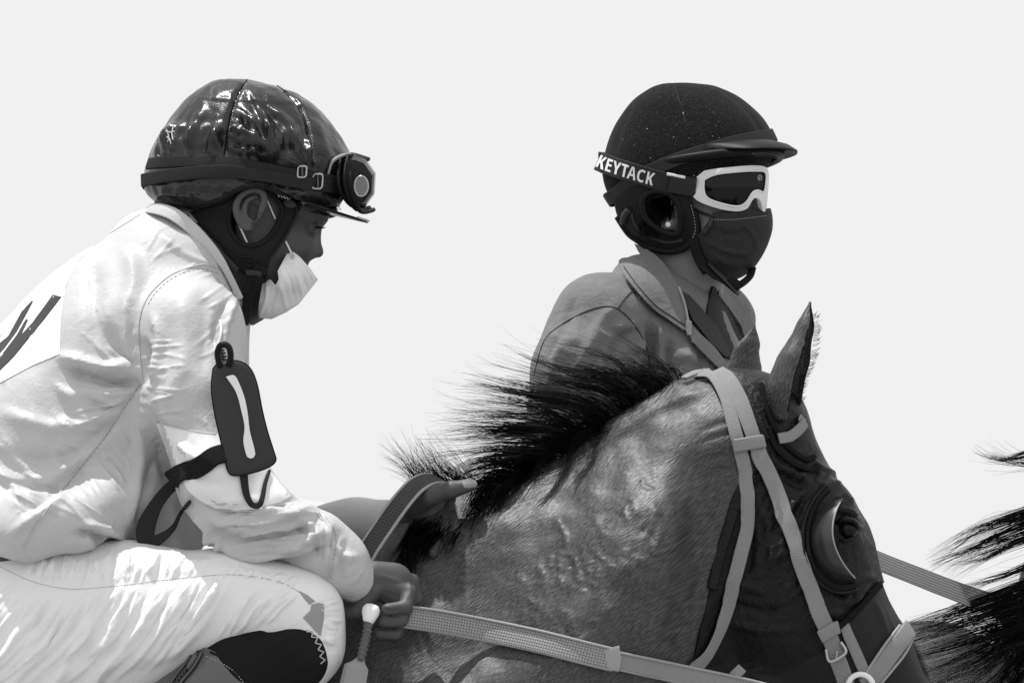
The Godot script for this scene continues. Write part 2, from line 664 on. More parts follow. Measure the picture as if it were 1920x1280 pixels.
func stitches(line: PackedVector2Array, dm: Depth, len_px: float, gap_px: float, r: float, off: float, zig := 0.0) -> Shape:
	var s := Shape.new()
	var want := 0.0
	var run := 0.0
	var start := Vector2.INF
	var side := 1.0
	for i in line.size() - 1:
		var a := line[i]
		var b := line[i + 1]
		var l := a.distance_to(b)
		var nn := (b - a).orthogonal().normalized() * zig
		while want <= run + l:
			var p := a.lerp(b, (want - run) / maxf(l, 1e-6))
			if zig > 0.0:
				p += nn * side
				side = -side
				if start != Vector2.INF: s.add(tube(PackedVector3Array([P(start.x, start.y, dm.at(start.x, start.y) + off), P(p.x, p.y, dm.at(p.x, p.y) + off)]), PackedFloat32Array([r]), 4))
				start = p
				want += len_px
			else:
				var e := p + (b - a).normalized() * len_px
				s.add(tube(PackedVector3Array([P(p.x, p.y, dm.at(p.x, p.y) + off), P(e.x, e.y, dm.at(e.x, e.y) + off)]), PackedFloat32Array([r]), 4))
				want += len_px + gap_px
		run += l
	return s
func loft(rings: Array, cap := true) -> Shape:              # closed rings of the same number of points, one after another
	var s := Shape.new()
	var m: int = rings[0].size()
	for i in rings.size():
		for k in m:
			s.v.append(rings[i][k])
			s.uv.append(Vector2(float(k) / m, float(i) / (rings.size() - 1)))
	for i in rings.size() - 1:
		for k in m:
			var a := i * m + k
			var b := i * m + (k + 1) % m
			s.t.append_array([a, b, b + m, a, b + m, a + m])
	if cap:
		for e in [0, rings.size() - 1]:
			var mid := Vector3.ZERO
			for p in rings[e]: mid += p
			s.v.append(mid / m)
			s.uv.append(Vector2(0.5, 0.5))
			for k in m:
				var a: int = e * m + k
				var b: int = e * m + (k + 1) % m
				if e == 0: s.t.append_array([s.v.size() - 1, b, a])
				else: s.t.append_array([s.v.size() - 1, a, b])
	s.outward()
	return s
func slab(poly: PackedVector2Array, z0: float, z1: float, bevel := 0.0) -> Shape:     # an outline in photo pixels with real thickness
	var rings := []
	var mid := Vector2.ZERO
	for p in poly: mid += p
	mid /= poly.size()
	for e: Array in [[z0, 1.0 - bevel], [lerpf(z0, z1, 0.12), 1.0], [lerpf(z0, z1, 0.88), 1.0], [z1, 1.0 - bevel]]:
		var r := PackedVector3Array()
		for p in poly:
			var w: Vector2 = mid + (p - mid) * e[1]
			r.append(P(w.x, w.y, e[0]))
		rings.append(r)
	return loft(rings)
# ------------------------------------------------------------------ nodes
var taken := {}
func numbered(called: String) -> String:
	taken[called] = taken.get(called, 0) + 1
	return called if taken[called] == 1 else "%s_%03d" % [called, taken[called] - 1]
func thing(called: String, label: String, category: String, at := Vector3.ZERO, group := "") -> Node3D:
	var o := Node3D.new()
	o.name = numbered(called)
	add_child(o)
	o.position = at
	o.set_meta("label", label)
	o.set_meta("category", category)
	if group: o.set_meta("group", group)
	return o
func part(called: String, s: Shape, m: Material, to: Node3D, smooth := true) -> MeshInstance3D:
	var org := Vector3.ZERO
	var up: Node = to
	while up is Node3D and up != self:
		org += (up as Node3D).position
		up = up.get_parent()
	if s.n.size() != s.v.size(): s.normals()
	var v := s.v
	if org != Vector3.ZERO:
		v = s.v.duplicate()
		for i in v.size(): v[i] -= org
	var arr := []
	arr.resize(Mesh.ARRAY_MAX)
	if smooth:
		arr[Mesh.ARRAY_VERTEX] = v
		arr[Mesh.ARRAY_NORMAL] = s.n
		arr[Mesh.ARRAY_INDEX] = s.t
		if s.uv.size() == v.size(): arr[Mesh.ARRAY_TEX_UV] = s.uv
		if s.c.size() == v.size(): arr[Mesh.ARRAY_COLOR] = s.c
	else:
		var fv := PackedVector3Array()
		var fn := PackedVector3Array()
		var fu := PackedVector2Array()
		for i in range(0, s.t.size(), 3):
			var nn := (v[s.t[i + 2]] - v[s.t[i]]).cross(v[s.t[i + 1]] - v[s.t[i]]).normalized()
			for e in 3:
				fv.append(v[s.t[i + e]])
				fn.append(nn)
				if s.uv.size() == v.size(): fu.append(s.uv[s.t[i + e]])
		arr[Mesh.ARRAY_VERTEX] = fv
		arr[Mesh.ARRAY_NORMAL] = fn
		if fu.size() == fv.size(): arr[Mesh.ARRAY_TEX_UV] = fu
	var am := ArrayMesh.new()
	am.add_surface_from_arrays(Mesh.PRIMITIVE_TRIANGLES, arr)
	var o := MeshInstance3D.new()
	o.name = called
	o.mesh = am
	o.material_override = m
	to.add_child(o, true)
	return o
func stage(what: String) -> void:
	print(what, " ", Time.get_ticks_msec() - T0, " ms")
# ------------------------------------------------------------------ materials
var M := {}
func grey(x: float) -> Color:
	return Color(x, x, x).linear_to_srgb()
func noise_tex(freq: float, octs: int, size := 512, lo := 0.0, hi := 1.0, sd := 3, kind := FastNoiseLite.TYPE_SIMPLEX_SMOOTH) -> NoiseTexture2D:
	var n := FastNoiseLite.new()
	n.seed = sd
	n.noise_type = kind
	n.frequency = freq
	n.fractal_octaves = octs
	var t := NoiseTexture2D.new()
	t.noise = n
	t.width = size
	t.height = size
	t.seamless = true
	var g := Gradient.new()
	g.set_color(0, Color(lo, lo, lo))
	g.set_color(1, Color(hi, hi, hi))
	t.color_ramp = g
	return t
func weave_tex(n: int, twill := false) -> ImageTexture:         # height of a plain weave of n threads each way
	var im := Image.create(128, 128, false, Image.FORMAT_RGB8)
	var r := RandomNumberGenerator.new()
	r.seed = 5
	for y in 128:
		for x in 128:
			var fx := fposmod(float(x) * n / 128.0, 1.0)
			var fy := fposmod(float(y) * n / 128.0, 1.0)
			var over := (int(float(x) * n / 128.0) + int(float(y) * n / 128.0)) % 2 == 0
			var a := sin(fx * PI)
			var b := sin(fy * PI)
			var hgt := (0.45 + 0.55 * b) * sqrt(a) if over else (0.45 + 0.55 * a) * sqrt(b)
			if twill: hgt = 0.5 + 0.5 * sin((fx + fy) * TAU)
			hgt = clampf(hgt * 0.85 + r.randf() * 0.15, 0.0, 1.0)
			im.set_pixel(x, y, Color(hgt, hgt, hgt))
	return ImageTexture.create_from_image(im)
func ramp_tex(src: ImageTexture, lo: float, hi: float) -> ImageTexture:
	var im: Image = src.get_image().duplicate()
	for y in im.get_height():
		for x in im.get_width():
			var k := grey(lerpf(lo, hi, im.get_pixel(x, y).r))
			im.set_pixel(x, y, k)
	return ImageTexture.create_from_image(im)
func glint_tex() -> ImageTexture:                              # dark nap with pale specks painted for the glints of its fibres
	var im := Image.create(512, 512, false, Image.FORMAT_RGB8)
	var r := RandomNumberGenerator.new()
	r.seed = 17
	for y in 512:
		for x in 512:
			var k := grey(0.055 + 0.03 * r.randf())
			im.set_pixel(x, y, k)
	for i in 16000:
		var x := r.randi() % 512
		var y := r.randi() % 512
		var k := grey(r.randf_range(0.15, 0.75))
		im.set_pixel(x, y, k)
		if r.randf() < 0.25: im.set_pixel((x + 1) % 512, y, k)
	return ImageTexture.create_from_image(im)
func mat(called: String, albedo: float, rough: float, spec := 0.5) -> StandardMaterial3D:
	var m := StandardMaterial3D.new()
	m.resource_name = called
	m.albedo_color = grey(albedo)
	m.roughness = rough
	m.metallic_specular = spec
	M[called] = m
	return m
func bumped(m: StandardMaterial3D, t: Texture2D, cm: float, sc: Vector3, tri := true) -> StandardMaterial3D:
	m.heightmap_enabled = true
	m.heightmap_texture = t
	m.heightmap_scale = cm
	m.uv1_triplanar = tri
	m.uv1_scale = sc
	return m
func make_materials() -> void:
	var fine := noise_tex(0.05, 4, 512)
	var grain := noise_tex(0.12, 3, 512, 0.0, 1.0, 9)
	var cell := noise_tex(0.06, 2, 512, 0.0, 1.0, 4, FastNoiseLite.TYPE_CELLULAR)
	var wv := weave_tex(8)
	var wrinkle := noise_tex(0.008, 4, 1024, 0.0, 1.0, 41)
	(wrinkle.noise as FastNoiseLite).fractal_type = FastNoiseLite.FRACTAL_RIDGED
	(wrinkle.noise as FastNoiseLite).domain_warp_enabled = true
	(wrinkle.noise as FastNoiseLite).domain_warp_amplitude = 40.0
	var streak := noise_tex(0.06, 4, 1024, 0.0, 1.0, 21)
	# cloth
	var m := bumped(mat("silk", 0.54, 0.45, 0.35), wrinkle, 0.16, Vector3(2.2, 2.2, 2.2))
	m = bumped(mat("white_panel", 0.84, 0.6, 0.3), fine, 0.02, Vector3(9, 9, 9))
	m = bumped(mat("breeches", 0.84, 0.4, 0.4), wrinkle, 0.10, Vector3(3, 3, 3))
	m = bumped(mat("black_print", 0.06, 0.8, 0.3), grain, 0.03, Vector3(20, 20, 20))
	m = bumped(mat("thread_light", 0.5, 0.8, 0.3), grain, 0.02, Vector3(20, 20, 20))
	m = bumped(mat("knee_mesh", 0.34, 0.8, 0.3), wv, 0.05, Vector3(60, 60, 60))
	mat("thread_grey", 0.4, 0.8, 0.3)
	mat("thread_dark", 0.03, 0.8, 0.3)
	m = bumped(mat("sock", 0.045, 0.85, 0.3), grain, 0.12, Vector3(9, 9, 9))
	m.albedo_texture = noise_tex(0.2, 2, 512, 0.0, 1.0, 77)
	m = bumped(mat("jacket", 0.165, 0.75, 0.3), wrinkle, 0.3, Vector3(3.6, 3.6, 3.6))
	m.rim_enabled = true
	m.rim = 0.6
	m = bumped(mat("jacket_dark", 0.03, 0.8, 0.3), grain, 0.03, Vector3(16, 16, 16))
	m = bumped(mat("mask_white", 0.88, 0.8, 0.2), fine, 0.015, Vector3(14, 14, 14))
	m = bumped(mat("mask_black", 0.03, 0.7, 0.35), wrinkle, 0.2, Vector3(7, 7, 7))
	# skin
	for s: Array in [["skin", 0.078], ["skin_pale", 0.20]]:
		m = bumped(mat(s[0], s[1], 0.5, 0.4), cell, 0.02, Vector3(22, 22, 22))
		m.subsurf_scatter_enabled = true
		m.subsurf_scatter_strength = 0.06
	mat("nail", 0.27, 0.3, 0.5)
	mat("lash", 0.01, 0.6)
	mat("hair_dark", 0.02, 0.5)
	# leather, rubber, metal
	m = bumped(mat("leather", 0.012, 0.45, 0.25), cell, 0.03, Vector3(14, 14, 14))
	m = bumped(mat("leather_soft", 0.03, 0.42, 0.38), cell, 0.04, Vector3(12, 12, 12))
	m = bumped(mat("boot_leather", 0.06, 0.3, 0.6), fine, 0.03, Vector3(10, 10, 10))
	m.clearcoat_enabled = true
	m.clearcoat = 0.5
	m.clearcoat_roughness = 0.2
	m = bumped(mat("cover", 0.012, 0.26, 0.42), fine, 0.035, Vector3(13, 13, 13))
	m.clearcoat_enabled = true
	m.clearcoat = 0.25
	m.clearcoat_roughness = 0.16
	mat("rubber", 0.010, 0.45, 0.22)
	mat("rubber_gloss", 0.010, 0.2, 0.3)
	m = bumped(mat("elastic", 0.03, 0.75, 0.2), wv, 0.05, Vector3(60, 60, 60), false)
	m = bumped(mat("velvet", 0.13, 0.95, 0.15), grain, 0.05, Vector3(2.4, 2.4, 2.4))
	m.rim_enabled = true
	m.rim = 0.25
	m.albedo_texture = glint_tex()
	mat("band", 0.035, 0.65, 0.2)
	m = bumped(mat("webbing", 0.36, 0.75, 0.3), wv, 0.08, Vector3(60, 60, 60), false)
	m.albedo_texture = ramp_tex(wv, 0.5, 1.0)
	m = bumped(mat("rein_grip", 0.42, 0.7, 0.35), wv, 0.12, Vector3(30, 30, 30), false)
	m.albedo_texture = ramp_tex(wv, 0.22, 1.0)
	m = bumped(mat("rein_dark", 0.09, 0.7, 0.3), wv, 0.1, Vector3(24, 24, 24), false)
	m.albedo_texture = ramp_tex(wv, 0.25, 1.0)
	m = bumped(mat("ribbed", 0.045, 0.8, 0.3), wv, 0.05, Vector3(30, 30, 30))
	m = bumped(mat("lead_web", 0.3, 0.8, 0.3), wv, 0.1, Vector3(22, 22, 22), false)
	m.albedo_texture = ramp_tex(wv, 0.01, 1.0)
	mat("edge_web", 0.34, 0.75, 0.3)
	m = mat("steel", 0.45, 0.28, 0.6)
	m.metallic = 0.9
	mat("steel_dark", 0.12, 0.3, 0.6).metallic = 0.8
	mat("white_plastic", 0.85, 0.32, 0.5)
	mat("clear_plastic", 0.45, 0.15, 0.5)
	mat("lens", 0.006, 0.05, 0.35)
	mat("vent_mesh", 0.30, 0.5, 0.5)
	mat("pearl", 0.75, 0.2, 0.6)
	m = bumped(mat("hood", 0.006, 0.38, 0.34), wrinkle, 0.3, Vector3(5, 5, 5))
	m = bumped(mat("hood_trim", 0.012, 0.85, 0.2), wv, 0.08, Vector3(50, 50, 50), false)
	m = bumped(mat("cup", 0.035, 0.28, 0.6), fine, 0.008, Vector3(18, 18, 18))
	m.metallic = 0.2
	# horses
	m = bumped(mat("coat", 0.135, 0.46, 0.5), streak, 0.06, Vector3(7, 1.25, 1), false)
	m.albedo_texture = noise_tex(0.06, 4, 1024, 0.22, 1.0, 8)
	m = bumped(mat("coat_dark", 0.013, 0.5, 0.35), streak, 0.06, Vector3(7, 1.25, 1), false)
	mat("grip", 0.10, 0.35, 0.5)
	mat("flap", 0.26, 0.3, 0.5)
	m = bumped(mat("coat_pony", 0.04, 0.5, 0.5), streak, 0.07, Vector3(14, 2.6, 1), false)
	m = mat("mane", 0.012, 0.34, 0.45)
	m.vertex_color_use_as_albedo = true
	m.albedo_color = Color.WHITE
	mat("eye", 0.006, 0.08, 0.3)
	m = bumped(mat("dirt", 0.36, 0.95, 0.2), noise_tex(0.03, 5, 1024), 1.2, Vector3(0.5, 0.5, 0.5))
	m.albedo_texture = noise_tex(0.02, 5, 1024, 0.75, 1.0, 31)
# ------------------------------------------------------------------ the scene
func _ready() -> void:
	T0 = Time.get_ticks_msec()
	rng.seed = 4711
	# camera
	var cam := Camera3D.new()
	cam.name = "camera"
	add_child(cam)
	cam.look_at_from_position(CAM, AIM, Vector3.UP)
	cam_basis = cam.basis
	cam.fov = rad_to_deg(2.0 * atan(640.0 / FPX))
	cam.near = 0.1
	cam.far = 4000.0
	cam.current = true
	# sky: an even, bright white sky
	var env := Environment.new()
	env.background_mode = Environment.BG_SKY
	var sm := ProceduralSkyMaterial.new()
	sm.sky_top_color = grey(0.90)
	sm.sky_horizon_color = grey(0.87)
	sm.sky_curve = 0.15
	sm.ground_horizon_color = grey(0.8)
	sm.ground_bottom_color = grey(0.5)
	sm.sun_angle_max = 0.0
	var sky := Sky.new()
	sky.sky_material = sm
	env.sky = sky
	env.tonemap_mode = Environment.TONE_MAPPER_LINEAR
	env.tonemap_exposure = 1.0
	env.sdfgi_enabled = true
	env.ssao_enabled = true
	env.ssil_enabled = true
	var we := WorldEnvironment.new()
	we.name = "environment"
	we.environment = env
	add_child(we)
	# sun: high, a little behind the riders
	var sun := DirectionalLight3D.new()
	sun.name = "sun"
	sun.light_energy = 1.25
	sun.light_angular_distance = 0.5
	sun.light_color = Color(1.0, 1.0, 1.0)
	sun.shadow_enabled = true
	add_child(sun)
	sun.look_at_from_position(Vector3(-0.23, 0.95, -0.065), Vector3.ZERO, Vector3(1, 0, 0))
	make_materials()
	stage("materials")
	build_ground()
	build_horse()
	stage("horse")
	build_all()
	stage("done")
func build_ground() -> void:
	var pm := PlaneMesh.new()
	pm.size = Vector2(3000, 3000)
	var g := MeshInstance3D.new()
	g.name = "ground"
	g.mesh = pm
	g.material_override = M.dirt
	g.set_meta("kind", "structure")
	g.set_meta("label", "pale harrowed dirt of the race track")
	add_child(g)
# ------------------------------------------------------------------ horses
var horse_skin: Shape            # the fine neck and head
var horse_dm: Depth
var horse: Node3D
func pair(ax: float, ay: float, bx: float, by: float, zh: float, z := 0.0) -> Array:   # a joint whose disc spans two outline points
	var r := Vector2(ax, ay).distance_to(Vector2(bx, by)) * 0.5
	return [(ax + bx) * 0.5, (ay + by) * 0.5, z, r, zh / (r * MPP(z))]
func coat_uv(s: Shape, ang: float) -> void:                     # hair runs along one direction over the side of the animal
	var ca := cos(ang)
	var sa := sin(ang)
	s.uv.resize(s.v.size())
	for i in s.v.size():
		var p := s.v[i]
		var u := p.x * ca + p.y * sa
		var w := -p.x * sa + p.y * ca + absf(p.z) * 0.6
		s.uv[i] = Vector2(u, w)
func horse_trunk(zc: float, shift: float, f: Field) -> void:      # barrel and legs, mostly below the frame
	var x := shift
	var b := func(a: Vector3, c: Vector3, ra: float, rc: float, k := 0.06) -> void:
		f.bone(a + Vector3(x, 0, zc), c + Vector3(x, 0, zc), ra, rc, 1.0, 1.0, k)
	b.call(Vector3(-0.12, 1.28, 0), Vector3(-0.6, 1.22, 0), 0.25, 0.28, 0.1)
	b.call(Vector3(-0.6, 1.22, 0), Vector3(-1.25, 1.28, 0), 0.28, 0.25, 0.1)
	b.call(Vector3(-1.25, 1.28, 0), Vector3(-1.45, 1.2, 0), 0.25, 0.2, 0.1)
	for sd: float in [-1.0, 1.0]:
		b.call(Vector3(-0.02, 1.15, 0.13 * sd), Vector3(-0.05, 0.85, 0.15 * sd), 0.13, 0.075)
		b.call(Vector3(-0.05, 0.85, 0.15 * sd), Vector3(0.0, 0.52, 0.15 * sd), 0.075, 0.05)
		b.call(Vector3(0.0, 0.52, 0.15 * sd), Vector3(-0.01, 0.16, 0.15 * sd), 0.045, 0.034)
		b.call(Vector3(-0.01, 0.16, 0.15 * sd), Vector3(0.04, 0.055, 0.15 * sd), 0.038, 0.055, 0.03)
		b.call(Vector3(-1.35, 1.15, 0.13 * sd), Vector3(-1.2, 0.85, 0.16 * sd), 0.19, 0.1)
		b.call(Vector3(-1.2, 0.85, 0.16 * sd), Vector3(-1.45, 0.55, 0.15 * sd), 0.1, 0.05)
		b.call(Vector3(-1.45, 0.55, 0.15 * sd), Vector3(-1.42, 0.16, 0.15 * sd), 0.045, 0.035)
		b.call(Vector3(-1.42, 0.16, 0.15 * sd), Vector3(-1.37, 0.055, 0.15 * sd), 0.038, 0.055, 0.03)
	b.call(Vector3(-1.5, 1.35, 0), Vector3(-1.65, 0.8, 0), 0.05, 0.04)
func build_horse() -> void:
	horse = thing("horse", "dark bay racehorse in a blinker hood, its mane blowing back", "horse", Vector3(-0.4, 0, 0))
	var f := field(590, 640, 1830, 1380, -0.22, 0.27, 0.0092)
	limb(f, [pair(1378, 712, 1440, 900, 0.062), pair(1290, 720, 1400, 960, 0.068), pair(1180, 768, 1365, 1090, 0.072), pair(1060, 858, 1330, 1230, 0.08), pair(930, 925, 1290, 1400, 0.1), pair(760, 975, 1230, 1560, 0.14), pair(600, 1050, 1150, 1700, 0.18)], 0.03)
	limb(f, [[1335, 870, 0, 62, 1.75], [1245, 990, 0, 85, 1.75], [1165, 1120, 0, 105, 1.8], [1065, 1290, 0, 125, 1.75], [880, 1440, 0, 165, 1.75]], 0.13)
	limb(f, [pair(1400, 708, 1400, 930, 0.066), pair(1478, 806, 1340, 1080, 0.085), pair(1552, 920, 1390, 1210, 0.096), pair(1594, 1042, 1460, 1280, 0.084), pair(1652, 1144, 1550, 1335, 0.064), pair(1728, 1284, 1650, 1420, 0.055), pair(1800, 1400, 1730, 1500, 0.06)], 0.025)
	limb(f, [[1440, 1080, 0, 120, 1.08], [1450, 1150, 0, 120, 1.06]], 0.03)
	limb(f, [[1546, 962, 0.055, 44, 0.95], [1564, 1010, 0.055, 42, 0.95]], 0.03)
	limb(f, [[1546, 962, -0.055, 44, 0.95], [1564, 1010, -0.055, 42, 0.95]], 0.03)
	# the ring of muscle behind the jaw, and the groove before it
	f.bone(P(1352, 900, 0.135), P(1330, 1250, 0.185), 0.03, 0.03, 1.0, 1.0, 0.06, true)
	var s := f.mesh()
	relax(s, 3)
	s = subdivide(s)
	relax(s, 2)
	horse_skin = s.copy()
	# muscles, veins and sweat ridges of the neck
	rough_up(s, 9.0, 0.006, 3, 2)
	var fo := []
	fo.append([curve(V([1352, 722, 1290, 742, 1220, 772, 1160, 812, 1110, 850, 1085, 890]), 8.0), 7.0, 0.0022])
	fo.append([curve(V([1356, 735, 1290, 760, 1220, 795, 1160, 838, 1110, 880]), 8.0), 12.0, -0.0018])
	for k in 60:
		var u := rng.randf()
		var w := rng.randf()
		var a := Vector2(980 + 230 * u + 60 * w, 1130 - 210 * u + 40 * w + rng.randf_range(-60, 90))
		var dirv := Vector2.from_angle(rng.randf_range(0.5, 2.0)) * rng.randf_range(14, 46)
		fo.append([curve([a, a + dirv * 0.3 + dirv.orthogonal() * rng.randf_range(-0.35, 0.35), a + dirv * 0.65 + dirv.orthogonal() * rng.randf_range(-0.3, 0.3), a + dirv], 6.0), rng.randf_range(3.6, 5.2), rng.randf_range(0.001, 0.0028) * (1.0 if rng.randf() < 0.8 else -1.0)])
	for k in 12:
		var a := Vector2(rng.randf_range(960, 1230), rng.randf_range(880, 1180))
		var dirv := Vector2(rng.randf_range(-25, 25), rng.randf_range(40, 90))
		fo.append([curve([a, a + dirv * 0.5 + Vector2(rng.randf_range(-14, 14), 0), a + dirv], 6.0), rng.randf_range(4.0, 7.0), rng.randf_range(0.001, 0.0022)])
	for y: float in [790, 812, 850, 880]:                         # skin folds behind the jaw
		fo.append([curve(V([1400, y - 8, 1350, y + 4, 1310, y + 22]), 6.0), 6.0, -0.0022])
	fo.append([curve(V([870, 1000, 880, 1100, 860, 1240, 850, 1300]), 8.0), 16.0, 0.003])
	fo.append([curve(V([1180, 1090, 1190, 1180, 1150, 1300]), 8.0), 20.0, -0.004])
	fo.append([curve(V([1110, 1190, 1075, 1210, 1020, 1250]), 8.0), 6.0, 0.003])
	folds(s, fo)
	s.normals()
	rough_up(s, 45.0, 0.0004, 14, 2)
	s.n.clear()
	var cap := PackedVector2Array(V([1366, 690, 1420, 600, 1900, 600, 1900, 1500, 1300, 1500, 1300, 1250, 1330, 1120, 1356, 1030, 1392, 922, 1416, 888, 1440, 830, 1406, 760]))
	horse_skin.normals()
	for i in s.v.size():                                          # under the hood the coat lies flat
		var q := proj(s.v[i])
		if q.x < 1290.0: continue
		var w := smoothstep(0.0, 14.0, inside(cap, q))
		if w > 0.0: s.v[i] = s.v[i].lerp(horse_skin.v[i] - horse_skin.n[i] * 0.003, w)
	horse_dm = depth_of([horse_skin], Vector2(600, 640), Vector2(1840, 1430), 4.0, 3)
	var tf := Field.new(Vector3(-2.1, -0.02, -0.42), Vector3(0.35, 1.75, 0.42), 0.025)
	horse_trunk(0.0, 0.0, tf)
	tf.bone(Vector3(-0.15, 1.32, 0), Vector3(0.05, 1.55, 0), 0.22, 0.16, 0.85, 0.75, 0.1)
	tf.bone(Vector3(-0.6, 1.30, 0), Vector3(-0.15, 1.48, 0), 0.24, 0.16, 0.9, 0.85, 0.1)
	var tr := tf.mesh()
	relax(tr, 4)
	s.add(tr)
	coat_uv(s, -0.9)
	part("body", s, M.coat, horse)
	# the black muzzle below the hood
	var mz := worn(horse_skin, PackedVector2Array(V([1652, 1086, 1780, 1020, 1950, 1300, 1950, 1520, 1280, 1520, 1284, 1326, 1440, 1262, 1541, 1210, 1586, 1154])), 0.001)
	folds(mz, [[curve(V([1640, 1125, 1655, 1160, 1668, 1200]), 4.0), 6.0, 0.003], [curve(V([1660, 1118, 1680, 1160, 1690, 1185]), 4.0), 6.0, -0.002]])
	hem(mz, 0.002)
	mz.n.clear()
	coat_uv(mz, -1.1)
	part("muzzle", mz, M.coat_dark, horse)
	stage("horse body")
	build_ears()
	build_mane()
func ear_shape(axis: Array, w: Array, side: Vector3, open: Vector3, arc: float) -> Shape:   # a curled shell with thickness, from base to tip
	var rings := []
	var n := 22
	var ax := curve3(axis, 1000.0)
	for i in n:
		var u := float(i) / (n - 1)
		var fi := u * (axis.size() - 1)
		var k := mini(int(fi), axis.size() - 2)
		var p0: Vector3 = axis[maxi(k - 1, 0)]
		var p1: Vector3 = axis[k]
		var p2: Vector3 = axis[k + 1]
		var p3: Vector3 = axis[mini(k + 2, axis.size() - 1)]
		var c := p1.cubic_interpolate(p2, p0, p3, fi - k)
		var wd := lerpf(w[k], w[k + 1], smoothstep(0.0, 1.0, fi - k))
		var th := 0.0035 * (1.0 - u * 0.6)
		var r := PackedVector3Array()
		var m := 17
		for j in m:
			var a := lerpf(-arc, arc, float(j) / (m - 1))
			r.append(c + (side * sin(a) - open * (cos(a) - 0.25) * 0.75) * wd)
		for j in m:
			var a := lerpf(arc, -arc, float(j) / (m - 1))
			r.append(c + (side * sin(a) * 0.94 - open * (cos(a) - 0.25) * 0.75) * wd + open * th)
		rings.append(r)
	var s := loft(rings)
	return s
func build_ears() -> void:
	var near := ear_shape([P(1462, 790, 0.05), P(1466, 735, 0.06), P(1482, 680, 0.062), P(1505, 620, 0.06), P(1519, 566, 0.058)], [0.026, 0.040, 0.036, 0.021, 0.001], Vector3(0.27, -0.05, -0.96).normalized(), Vector3(0.96, -0.18, 0.27).normalized(), 2.0)
	rough_up(near, 40.0, 0.0012, 2)
	coat_uv(near, -0.5)
	near.n.clear()
	part("ear", near, M.coat, horse)
	var far := ear_shape([P(1396, 730, -0.05), P(1392, 695, -0.05), P(1398, 655, -0.05), P(1416, 610, -0.052)], [0.022, 0.027, 0.020, 0.001], Vector3(0.9, 0.15, -0.2).normalized(), Vector3(0.35, 0.05, -0.8).normalized(), 1.7)
	rough_up(far, 40.0, 0.0012, 5)
	coat_uv(far, -0.5)
	far.n.clear()
	part("ear", far, M.coat, horse)
	# fringe of fine hairs along the rim of the near ear
	var hr := Shape.new()
	for k in 150:
		var u := rng.randf()
		var p := curve(V([1524, 590, 1529, 620, 1527, 655, 1517, 690, 1503, 720, 1497, 760]), 3.0)
		var q := p[int(u * (p.size() - 1))]
		var l := rng.randf_range(6, 15)
		strand(hr, [P(q.x - 4, q.y, 0.07), P(q.x + l * 0.5, q.y - l * 0.2, 0.072), P(q.x + l, q.y - l * rng.randf_range(0.1, 0.9), 0.075)], 0.0005, 0.015)
	part("ear_fringe", hr, M.mane, horse)
func strand(s: Shape, pts: Array, r: float, tone: float) -> void:      # one hair: a three-sided tapering tube
	var n := pts.size()
	var base := s.v.size()
	var col := Color(tone, tone, tone)
	for i in n:
		var a: Vector3 = pts[maxi(i - 1, 0)]
		var b: Vector3 = pts[mini(i + 1, n - 1)]
		var tg := (b - a).normalized()
		var sd := tg.cross(Vector3(0.1, 0.2, 1)).normalized()
		var up := sd.cross(tg)
		var rr := r * (1.0 - 0.85 * pow(float(i) / (n - 1), 1.6))
		for k in 3:
			var w := TAU * k / 3.0
			var off := sd * cos(w) + up * sin(w)
			s.v.append(pts[i] + off * rr)
			s.n.append(off)
			s.c.append(col)
	for i in n - 1:
		for k in 3:
			var a := base + i * 3 + k
			var b := base + i * 3 + (k + 1) % 3
			s.t.append_array([a, b + 3, b, a, a + 3, b + 3])
func lock(s: Shape, ctrl: Array, n: int, root_px: float, tip_px: float, r: float, zspread := 0.02, wild := 0.25, tone := 0.012, segs := 9) -> void:   # ctrl: [px, py, z] from root to tip
	var axis := []
	for c: Array in ctrl: axis.append(P(c[0], c[1], c[2]))
	var ph := rng.randf() * 10.0
	for k in n:
		var g := Vector2(rng.randfn(), rng.randfn())
		var g2 := Vector2(rng.randfn(), rng.randfn()) * wild + g * (1.0 - wild)
		var gz := rng.randfn()
		var lng := rng.randf_range(0.55, 1.08)
		var bend := rng.randfn() * wild
		var pts := []
		var root_slide := rng.randf_range(-1, 1)
		for i in segs:
			var u := float(i) / (segs - 1) * lng
			var fi := minf(u, 0.999) * (axis.size() - 1)
			var j := int(fi)
			var p: Vector3 = (axis[j] as Vector3).cubic_interpolate(axis[j + 1], axis[maxi(j - 1, 0)], axis[mini(j + 2, axis.size() - 1)], fi - j)
			if u > 1.0: p += (axis[-1] - axis[-2]) * (u - 1.0)
			var sp := lerpf(root_px, tip_px, pow(u, 1.3))
			var pinch := 1.0 - 0.45 * sin(minf(u, 1.0) * PI) * (0.5 + 0.5 * sin(ph))
			var o := g.lerp(g2, u) * sp * pinch * MPP(0)
			var wv := (sin(u * 5.0 + ph + gz * 0.6) * 6.0 + sin(u * 11.0 + ph * 3.0 + g.x) * 2.0) * MPP(0) * u
			p += Vector3(o.x + bend * u * u * 0.01, o.y + wv + bend * u * u * 0.02, gz * zspread * (0.35 + 0.65 * u))
			pts.append(p)
		strand(s, pts, r * rng.randf_range(0.6, 1.3), tone * rng.randf_range(0.5, 1.8))
